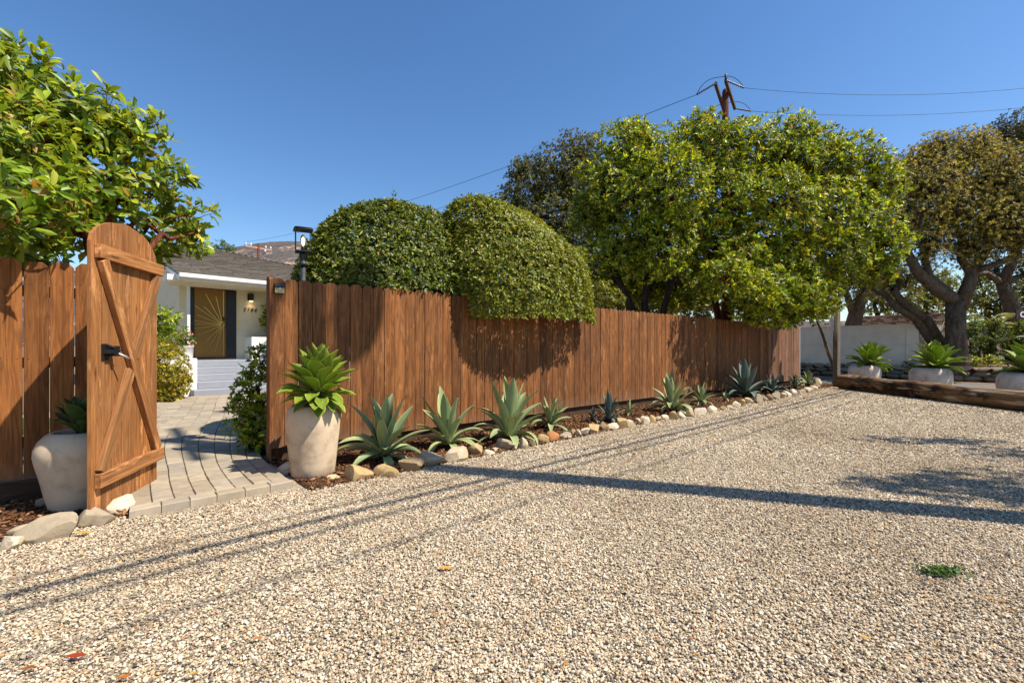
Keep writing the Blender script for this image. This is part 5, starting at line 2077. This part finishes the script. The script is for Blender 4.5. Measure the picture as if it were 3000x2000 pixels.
# planting seen through the gateway, plus one hidden shrub added for shade
shrub('yellow-green clipped shrub left of the house steps', [(at(475, 1085, 9.9), (.50, .45, .66)), (at(490, 1130, 10.0), (.42, .4, .42)), (at(440, 1120, 9.8), (.45, .4, .5))], 230, 7, .055, .027,
      [(.29, .26, .015), (.36, .27, .02), (.19, .21, .015), (.36, .19, .03)], [4, 3, 3, 1], 'leaf_hedge', shell=.85)
shrub('loose green shrub with glossy leaves against the house gable wall', [(at(478, 950, 10.9), (.46, .4, .42)), (at(430, 950, 10.8), (.5, .4, .5)), (at(470, 1000, 10.9), (.42, .4, .4))], 42, 8, .10, .042,
      GRN_NEAR, [3, 3, 3, 2, .4])
shrub('dark leafy shrub hugging the inner side of the fence end', [(FP(-.02, -.50, .30), (.20, .24, .32)), (FP(-.03, -.52, .70), (.21, .24, .34)), (FP(.02, -.48, 1.02), (.18, .22, .24)), (FP(-.08, -.62, .45), (.24, .24, .3))], 110, 8, .06, .028,
      GRN_ARB, [4, 4, 2.2, 3, .2], 'leaf_hedge')
shrub('leafy vine on the house wall below the house number', [(HPt(2.30, -.32, 2.1), (.24, .22, .48)), (HPt(2.6, -.4, 1.75), (.34, .25, .42)), (HPt(2.5, -.35, 2.55), (.14, .14, .2))], 60, 7, .10, .045, GRN_ARB, [4, 4, 2, 3, .3])
shrub('unseen tall slim shrub behind the fence end, added to shade the house steps and planter', [(HPt(2.85, -1.7, 1.2), (.45, .5, .7)), (HPt(2.85, -1.75, 2.4), (.45, .45, .8)), (HPt(3.1, -1.3, 1.8), (.5, .5, .6))], 90, 8, .09, .04, GRN_ARB, [4, 4, 2, 3, .3])  # hidden from view, added and sized to shade the planter and steps
shrub('small yellow-green bush showing above the fence right of the dome', [(at(1765, 860, 9.4), (.34, .34, .3)), (at(1800, 875, 9.6), (.22, .22, .22))], 90, 8, .06, .026,
      [(.16, .17, .02), (.22, .20, .025), (.10, .13, .018)], None)

# big strawberry trees behind the far half of the fence
def lobn(lst, pull=.93):
    # the crown reaches out over the fence: its lobes stand a little nearer than the stems
    return lob([(a, b, Y * pull if Y < 14.2 else Y, q) for a, b, Y, q in lst])


lobA = lob([(1830, 450, 11.7, 100), (1765, 560, 11.5, 90), (1905, 470, 11.9, 105), (1850, 610, 11.4, 125), (1965, 560, 11.0, 125), (1800, 720, 11.6, 85), (1930, 720, 11.2, 105), (1860, 390, 11.9, 45), (1720, 640, 11.8, 60), (1700, 800, 14.5, 80), (1790, 840, 14.8, 80), (1890, 830, 15, 80), (1985, 840, 15, 85), (1640, 830, 14.5, 60), (1840, 780, 14.8, 80), (1940, 790, 14.8, 70)])
bA = at(1880, 1015, 12.2).xy.to_3d()
make_tree('strawberry_tree', 'green tree with dark forked stems behind the middle of the long fence', 'tree', bA,
          [([bA, bA + Vector((-.05, 0, 1.2)), bA + Vector((-.3, 0, 2.3)), at(1800, 790, 12)], [.16, .14, .11, .07]),
           ([bA + Vector((.1, 0, 0)), bA + Vector((.15, 0, 1.4)), bA + Vector((.1, .1, 2.4)), at(1905, 740, 12)], [.15, .13, .1, .07]),
           ([bA + Vector((.2, .1, .6)), bA + Vector((.5, 0, 1.9)), at(1975, 800, 12)], [.1, .09, .06])],
          lobA, 40, 9, .115, .046, GRN_ARB, [3.5, 4, 3, 2.5, .5], M['leaf'], M['bark_dark'], 'strawberry trees along the long fence', .5, .3, (.012, .004))
lobB = lobn([(2060, 440, 13.2, 105), (2160, 450, 13.4, 110), (2280, 460, 13.6, 115), (2385, 480, 13.8, 105), (2490, 490, 14, 100), (2560, 540, 14, 85), (2130, 600, 12.9, 125), (2265, 620, 12.8, 135),
            (2405, 630, 13.2, 125), (2530, 660, 13.5, 95), (2590, 720, 13.3, 70), (2450, 760, 13.2, 95), (2330, 850, 12.7, 85), (2225, 865, 12.2, 75), (2400, 870, 13, 70), (2100, 740, 13, 95),
            (2280, 750, 12.9, 100), (2010, 680, 12.8, 90), (2335, 915, 13, 42), (2570, 790, 13.4, 50), (2055, 370, 13.4, 50), (2330, 390, 13.7, 50), (2250, 915, 12.6, 50), (2180, 900, 12.2, 45), (2290, 935, 12.8, 34), (2060, 830, 15.5, 70), (2130, 800, 15.6, 70)])
lobB += [(FP(t_, n_, z_), (.62, .58, q_)) for t_, n_, z_, q_ in ((9.1, .75, 2.75, .45), (9.9, 1.0, 2.55, .45), (10.8, .9, 2.75, .5), (11.6, 1.1, 2.5, .45), (12.5, .9, 2.7, .5), (13.3, 1.05, 2.6, .45), (14.2, .8, 2.75, .5), (10.3, .6, 3.4, .5), (12.0, .7, 3.5, .55))]
bB = at(2125, 1015, 14.6).xy.to_3d()
make_tree('strawberry_tree', 'largest dense green tree overhanging the far end of the long fence', 'tree', bB,
          [([bB, bB + Vector((0, 0, 1.5)), bB + Vector((.1, 0, 2.8)), at(2150, 700, 13.6)], [.25, .22, .18, .12]),
           ([bB + Vector((.2, 0, 1.0)), bB + Vector((.8, -.1, 2.4)), at(2330, 740, 13.4)], [.15, .13, .08]),
           ([bB + Vector((.3, 0, 1.3)), at(2280, 800, 13.7), at(2450, 680, 13.5)], [.14, .12, .08]),
           ([bB + Vector((-.1, 0, 1.6)), at(2060, 720, 13.5)], [.12, .07])],
          lobB, 36, 9, .125, .05, GRN_ARB, [3.5, 4, 3, 2.5, .5], M['leaf'], M['bark_red'], 'strawberry trees along the long fence', .5, .25, (.014, .004))

# dark oak behind the dome bushes
lobC = lob([(1560, 550, 17.2, 95), (1650, 520, 17.3, 100), (1490, 620, 17.2, 70), (1700, 450, 17.5, 70), (1620, 670, 16.8, 120), (1740, 580, 17, 110), (1700, 760, 16.6, 100), (1460, 650, 17.4, 45),
            (1800, 800, 16.4, 80), (1900, 830, 16.4, 70), (2000, 790, 16.6, 80), (1530, 500, 17.4, 40), (1600, 780, 16.8, 90)])
bC = at(1650, 1015, 17.2).xy.to_3d()
make_tree('oak_tree', 'dark olive oak rising behind the two dome bushes', 'tree', bC,
          [([bC, bC + Vector((0, 0, 1.8)), bC + Vector((-.2, 0, 3.2))], [.32, .27, .2]), ([bC + Vector((0, 0, 1.4)), bC + Vector((.9, 0, 3.0))], [.2, .13])],
          lobC, 46, 11, .08, .04, GRN_DARK, [4, 3, 3, 1], M['leaf_oak'], M['bark_oak'], 'oaks', .5, .2, (.014, .005))

# big oak on the right
lobD = lob([(2700, 560, 16.2, 110), (2800, 480, 16.6, 105), (2900, 530, 16.2, 115), (2995, 570, 15.8, 115), (2660, 650, 16, 80), (2780, 630, 16.2, 110), (2900, 660, 15.8, 110), (2625, 540, 16.5, 70),
            (2720, 720, 15.8, 60), (2840, 730, 15.8, 60), (2965, 690, 15.4, 85), (2740, 440, 16.8, 60), (2680, 470, 16.8, 50), (2860, 430, 16.8, 55), (3080, 620, 15.4, 120), (3060, 500, 16, 110)])
bD = at(2803, 1015, 16.3).xy.to_3d() + UP * .45
crotch = at(2800, 880, 16.2)
make_tree('oak_tree', 'big spreading oak with a thick dark trunk behind the stone wall', 'tree', bD,
          [([bD - UP * .1, bD + Vector((0, 0, .5)), bD + Vector((-.05, 0, 1.4)), crotch], [.38, .32, .30, .28]),
           ([crotch, at(2745, 850, 16), at(2690, 800, 15.9), at(2660, 745, 15.9), at(2635, 700, 16)], [.22, .2, .17, .14, .1]),
           ([crotch, at(2720, 810, 16.2), at(2705, 740, 16.2)], [.19, .15, .1]),
           ([crotch + Vector((.1, 0, -.3)), at(2840, 830, 16), at(2850, 790, 16), at(2880, 750, 15.9), at(2910, 700, 15.9)], [.26, .2, .17, .13, .09]),
           ([at(2845, 800, 16), at(2815, 760, 16.1), at(2820, 700, 16.2)], [.15, .12, .08]),
           ([at(2850, 795, 16), at(2900, 780, 15.6), at(2990, 740, 15.4)], [.12, .1, .06])],
          lobD, 56, 11, .066, .033, GRN_OAK, [4, 3, 2.5, 1.6], M['leaf_oak'], M['bark_oak'], 'oaks', .35, .45, (.016, .005))
# leaning double trunk left of it
bE = at(2762, 1015, 17.3).xy.to_3d() + UP * .45
lobE = lob([(2560, 800, 17.2, 70), (2620, 830, 17.6, 60), (2500, 830, 17.4, 60), (2680, 800, 17.8, 60)])
make_tree('oak_tree', 'oak with twin trunks leaning left over the white wall', 'tree', bE,
          [([bE, at(2730, 1000, 17), at(2680, 930, 16.9), at(2630, 905, 16.8), at(2590, 860, 16.9)], [.17, .155, .14, .12, .09]),
           ([bE + Vector((.15, 0, 0)), at(2755, 1000, 16.9), at(2715, 935, 16.8), at(2650, 890, 16.7), at(2615, 850, 16.7)], [.18, .16, .15, .13, .1])],
          lobE, 30, 10, .065, .03, GRN_OAK, [3, 4, 2, 2], M['leaf_oak'], M['bark_oak'], 'oaks', .4, .4, (.014, .005))
# second oak further right and behind
bF = at(2975, 1015, 19).xy.to_3d() + UP * .45
lobF = lob([(2940, 400, 20, 60), (3000, 385, 20, 75), (3060, 450, 19.5, 110), (2900, 450, 20.2, 40), (3010, 800, 19, 50), (2920, 790, 19.6, 40), (3080, 700, 19, 90), (2985, 470, 19.6, 60)])
make_tree('oak_tree', 'oak at the right edge rising above the big spreading oak', 'tree', bF,
          [([bF, at(2985, 960, 19), at(2955, 870, 19), at(2935, 830, 19)], [.34, .3, .27, .2]),
           ([at(2935, 830, 19), at(2890, 800, 19), at(2850, 810, 19)], [.14, .1, .06]),
           ([at(2935, 830, 19), at(2980, 740, 19), at(3010, 560, 19.4)], [.2, .15, .08])],
          lobF, 30, 11, .07, .034, [(.08, .095, .02), (.11, .12, .026), (.055, .065, .016)], None, M['leaf_oak'], M['bark_oak'], 'oaks', .35, .35, (.016, .005))
bG = at(2500, 1015, 21.5).xy.to_3d() + UP * .4
make_tree('oak_tree', 'dark oak trunk standing behind the white wall near the sign post', 'tree', bG,
          [([bG, at(2500, 950, 21.4), at(2515, 890, 21.3), at(2540, 840, 21)], [.36, .33, .28, .2]), ([at(2505, 930, 21.4), at(2480, 860, 21.2)], [.2, .12])],
          lob([(2470, 800, 21, 60), (2540, 770, 21, 70), (2600, 800, 21.5, 55), (2420, 850, 21.5, 50)]), 26, 10, .08, .036, GRN_OAK, [3, 4, 2, 2], M['leaf_oak'], M['bark_oak'], 'oaks', .4, .3, (.014, .005))

# sunlit woodland further back
back = [('bright yellow-green tree far behind the white wall', [(2560, 870, 31, 60), (2640, 880, 31, 60), (2600, 830, 32, 50)], (2600, 31)),
        ('dull green tree in the distance between the oak trunks', [(2710, 880, 33, 60), (2740, 830, 33, 50), (2790, 880, 34, 60)], (2740, 33)),
        ('distant green tree right of the big oak trunk', [(2890, 880, 27, 55), (2950, 900, 27, 60), (2870, 820, 28, 40)], (2900, 27)),
        ('distant tree at the right edge behind the palm', [(3020, 860, 26, 70), (3050, 760, 27, 70)], (3030, 26)),
        ('dark distant tree seen through the stems behind the fence', [(1750, 880, 28, 70), (1850, 870, 28, 70), (1960, 880, 28, 70), (2060, 890, 28, 60), (1680, 850, 28, 60)], (1850, 28)),
        ('distant tree showing under the overhanging green tree', [(2200, 900, 30, 60), (2300, 900, 30, 60), (2400, 890, 30, 60), (2440, 820, 31, 50), (2350, 800, 31, 60)], (2330, 30))]
for lab, lb, (bx, bY) in back:
    dk = lab.startswith('dark')
    b = at(bx, 1015, bY).xy.to_3d()
    L_ = lob(lb)
    make_tree('distant_tree', lab, 'tree', b, [([b, b + UP * 1.5, Vector(L_[0][0]) - UP * .5], [.25, .2, .12])], L_, 20 if dk else 12, 11, .16, .08,
              GRN_DARK if dk else [(.15, .17, .03), (.22, .22, .04), (.10, .115, .022), (.22, .18, .05)], [4, 3, 3, 1], M['leaf'], M['bark_dark'], 'trees in the distance', .4, .1, (.02, .008))
b = at(640, 1015, 34).xy.to_3d()
make_tree('distant_tree', 'treetop just showing above the ridge of the house', 'tree', b, [([b, b + UP * 4, at(640, 760, 34)], [.3, .25, .15])],
          lob([(600, 735, 34, 26), (645, 728, 34, 26), (675, 733, 34, 18), (560, 740, 34, 26)]), 14, 10, .16, .06, [(.09, .13, .04), (.13, .17, .06)], None, M['leaf'], M['bark_dark'], 'trees in the distance', .4, .1)
b = at(925, 1015, 7.6).xy.to_3d()
make_tree('shrub', 'yellow-green shrub between the lamp post and the dark hedge', 'shrub', b, [([b, b + UP * 1.5], [.03, .02])],
          lob([(915, 745, 7.6, 22), (920, 790, 7.6, 26), (925, 850, 7.6, 30)]), 110, 8, .06, .028, [(.16, .2, .02), (.22, .23, .03)], None, M['leaf'], M['bark_dark'], None, .4, .1)

# ferny planting under the oaks
shrub('glossy shrub at the foot of the big oak, right of its trunk', [(at(2855, 1010, 17.6), (.5, .4, .5)), (at(2840, 960, 17.8), (.4, .4, .4))], 30, 8, .14, .06, [(.06, .10, .03), (.10, .15, .04), (.17, .21, .05)], None)
shrub('leafy shrub under the palm at the right', [(at(2930, 1010, 17.2), (.6, .5, .55)), (at(2985, 990, 17), (.6, .5, .6)), (at(2920, 960, 17.6), (.4, .4, .4)), (at(3040, 960, 17), (.7, .5, .8))], 30, 8, .12, .05, [(.05, .085, .02), (.09, .13, .025), (.17, .19, .03)], None)
shrub('low yellow-green groundcover plant beside the oak trunk', [(at(2850, 1055, 16.6), (.45, .3, .16)), (at(2910, 1055, 16.4), (.3, .25, .14))], 40, 7, .12, .06, [(.25, .25, .03), (.16, .2, .03)], None)
shrub('pale weed clump on top of the stone wall', [(at(2660, 1068, 17.0), (.3, .2, .12))], 40, 7, .08, .03, [(.10, .11, .05), (.16, .14, .07)], None)


def palm(label, base, crown, nf, L, cols):
    base, crown = Vector(base), Vector(crown)
    t = thing('palm', label, 'palm', base)
    MB().tube([(0, 0, 0), tuple((crown - base) * .5 + Vector((.05, 0, 0))), tuple(crown - base)], [.12, .1, .09], 9).build('trunk', M['bark_dark'], t, True)
    for i in range(nf):
        az = i * 2.4 + RNG.uniform(-.3, .3)
        el = R(RNG.uniform(5, 60))
        Pp, Dd, Nn_, ll, ww = [], [], [], [], []
        x = z = 0.0
        h = Vector((math.cos(az), math.sin(az), 0))
        sd = Vector((-math.sin(az), math.cos(az), 0))
        rib = []
        for j in range(24):
            u = j / 23
            a = el - u * R(85)
            x += math.cos(a) * L / 24
            z += math.sin(a) * L / 24
            c = h * x + UP * z + (crown - base)
            rib.append(c)
            if j > 2:
                for s_ in (-1, 1):
                    Pp.append(c)
                    Dd.append(sd * s_ + h * .55 - UP * .25)
                    Nn_.append(UP + h * .2)
                    ll.append(L * .30 * math.sin(math.pi * min(1, .12 + u * .88)) + .04)
                    ww.append(.028)
        V, F, T = leaf_mesh(np.array(Pp), np.array(Dd), np.array(Nn_), np.array(ll), np.array(ww), palette(len(Pp), cols))
        o = link('frond', np_mesh('frond', V, F, M['leaf'], T), t)
        MB().tube(rib[::4] + [rib[-1]], .012, 4).build('rib', M['bark_oak'], o, True)
    return t


palm('feathery palm with arching yellow-green fronds right of the oak trunk', at(2900, 1055, 18.4), at(2905, 950, 18.4), 13, 1.25, [(.13, .16, .03), (.2, .21, .05), (.26, .24, .07)])
palm('lower palm with dusty green fronds near the nearest pale pot', at(2960, 1060, 17), at(2965, 1000, 17), 11, 1.0, [(.07, .10, .04), (.12, .15, .06)])

# the street tree out of the picture on the right that shades the gravel
bS = Vector((9.6, 1.2, 0))
lobS = [((7.15, 3.0, 4.55), (.85, .55, .5)), ((6.4, 3.1, 4.4), (.5, .3, .25)), ((8.6, 4.9, 4.6), (.9, .28, .3)), ((8.7, 2.6, 5.2), (1.2, 1.0, .8)), ((10.0, 1.6, 5.8), (1.6, 1.6, 1.1)), ((9.4, 3.9, 4.9), (.8, .5, .5))]
make_tree('street_tree', 'roadside tree whose leafy shade falls on the right of the gravel', 'tree', bS,
          [([bS, bS + Vector((-.1, .1, 2.0)), bS + Vector((-.5, .6, 3.8))], [.2, .16, .12])], lobS, 26, 9, .10, .042, GRN_OAK, [3, 4, 2, 1], M['leaf_oak'], M['bark_oak'], None, .3, .3)

# ------------------------------------------------------------------ fallen leaves and weeds on the gravel
def fallen(label, px, py, L, col, rotz, curl=.25, wid=.42):
    b = gr(px, py, .015)
    V, F, TT = leaf_mesh(np.zeros((1, 3)), np.array([[1., 0, 0]]), np.array([[0., 0, 1]]), np.array([L]), np.array([L * wid]), np.array([col]), True)
    V[:, 2] += .006 + curl * L * np.abs(V[:, 0] / L - .5)
    o = tag(link('fallen_leaf', np_mesh('fallen_leaf', V, F, M['leaf'], TT)), label, 'leaf', 'fallen leaves on the gravel')
    o.location = b
    o.rotation_euler = (R(random.uniform(-8, 8)), R(random.uniform(-8, 8)), rotz)


fallen('curled yellow-orange leaf lying alone in the middle of the gravel', 1282, 1670, .085, (.55, .32, .08), .35)
fallen('rust-red leaf on the gravel near the bottom left corner', 190, 1930, .075, (.34, .06, .02), .1)
fallen('pale yellow leaf on the gravel below the open gate', 213, 1568, .10, (.55, .38, .10), .2)
fallen('brown leaf below the rust-red one at the bottom left', 44, 1972, .06, (.28, .10, .03), .5)
fallen('small yellow leaf standing on the gravel left of the path end', 230, 1628, .035, (.6, .42, .05), 1.0)
fallen('orange leaf at the bottom edge of the gravel, left of centre', 340, 1992, .05, (.45, .16, .03), .2)
fallen('second yellow leaf at the bottom edge of the gravel', 540, 1990, .045, (.5, .34, .08), .6)
fallen('orange leaf on the gravel under the centre of the picture', 1560, 1706, .035, (.5, .18, .04), .4)
fallen('orange leaf on the gravel left of the centre yellow one', 745, 1875, .035, (.45, .17, .05), .2)
fallen('long tan strip of bark on the gravel right of the weeds', 2850, 1745, .16, (.38, .22, .10), -.25, .05, .10)
fallen('small brown leaf on the gravel left of the green weeds', 2715, 1708, .04, (.26, .11, .04), -.2)
fallen('yellow leaf on the gravel in the bottom right quarter', 2512, 1865, .045, (.55, .38, .08), -.4)
wb = gr(2757, 1678, .01)
n = 240
X = RNG.normal(0, .045, n) + 0
Yy = RNG.normal(0, .022, n)
V, F, T = leaf_mesh(np.stack([X + Yy * -.6, Yy, RNG.uniform(.005, .02, n)], 1), np.stack([RNG.normal(0, 1, n), RNG.normal(0, 1, n), np.full(n, .35)], 1), np.tile([0., 0, 1], (n, 1)) + RNG.normal(0, .3, (n, 3)),
                    np.full(n, .032), np.full(n, .013), palette(n, [(.07, .14, .03), (.10, .17, .04), (.05, .1, .03)]))
o = tag(link('weed', np_mesh('weed', V, F, M['leaf'], T)), 'flat patch of green weeds in the gravel at the right', 'weed')
o.location = wb
# crumbs of leaf litter
n = 420
Y = RNG.uniform(1.5, 9, n)
X = RNG.uniform(-1.1, 1.1, n) * Y
t_, n_ = frac_fence(X, Y)
Xe = RNG.uniform(-.9, 9.2, 700)
ten = RNG.uniform(-3.4, 15.5, 700)
nen = 1.22 + np.abs(RNG.normal(0, .28, 700))
E_ = np.array(F0)[None] + np.outer(ten, np.array(FD)) + np.outer(nen, np.array(FN))
X, Y = np.concatenate([X, E_[:, 0]]), np.concatenate([Y, E_[:, 1]])
t_, n_ = frac_fence(X, Y)
ok = (n_ > 1.2) & (X < 9.2)
X, Y = X[ok], Y[ok]
n = len(X)
V, F, T = leaf_mesh(np.stack([X, Y, np.full(n, .016)], 1), np.stack([RNG.normal(0, 1, n), RNG.normal(0, 1, n), np.zeros(n)], 1), np.tile([0., 0, 1], (n, 1)) + RNG.normal(0, .25, (n, 3)),
                    RNG.uniform(.012, .04, n), RNG.uniform(.006, .014, n), palette(n, [(.3, .11, .03), (.4, .22, .06), (.18, .08, .04), (.1, .07, .05)]))
tag(link('leaf_litter', np_mesh('leaf_litter', V, F, M['leaf'], T)), None, None, None, 'stuff')
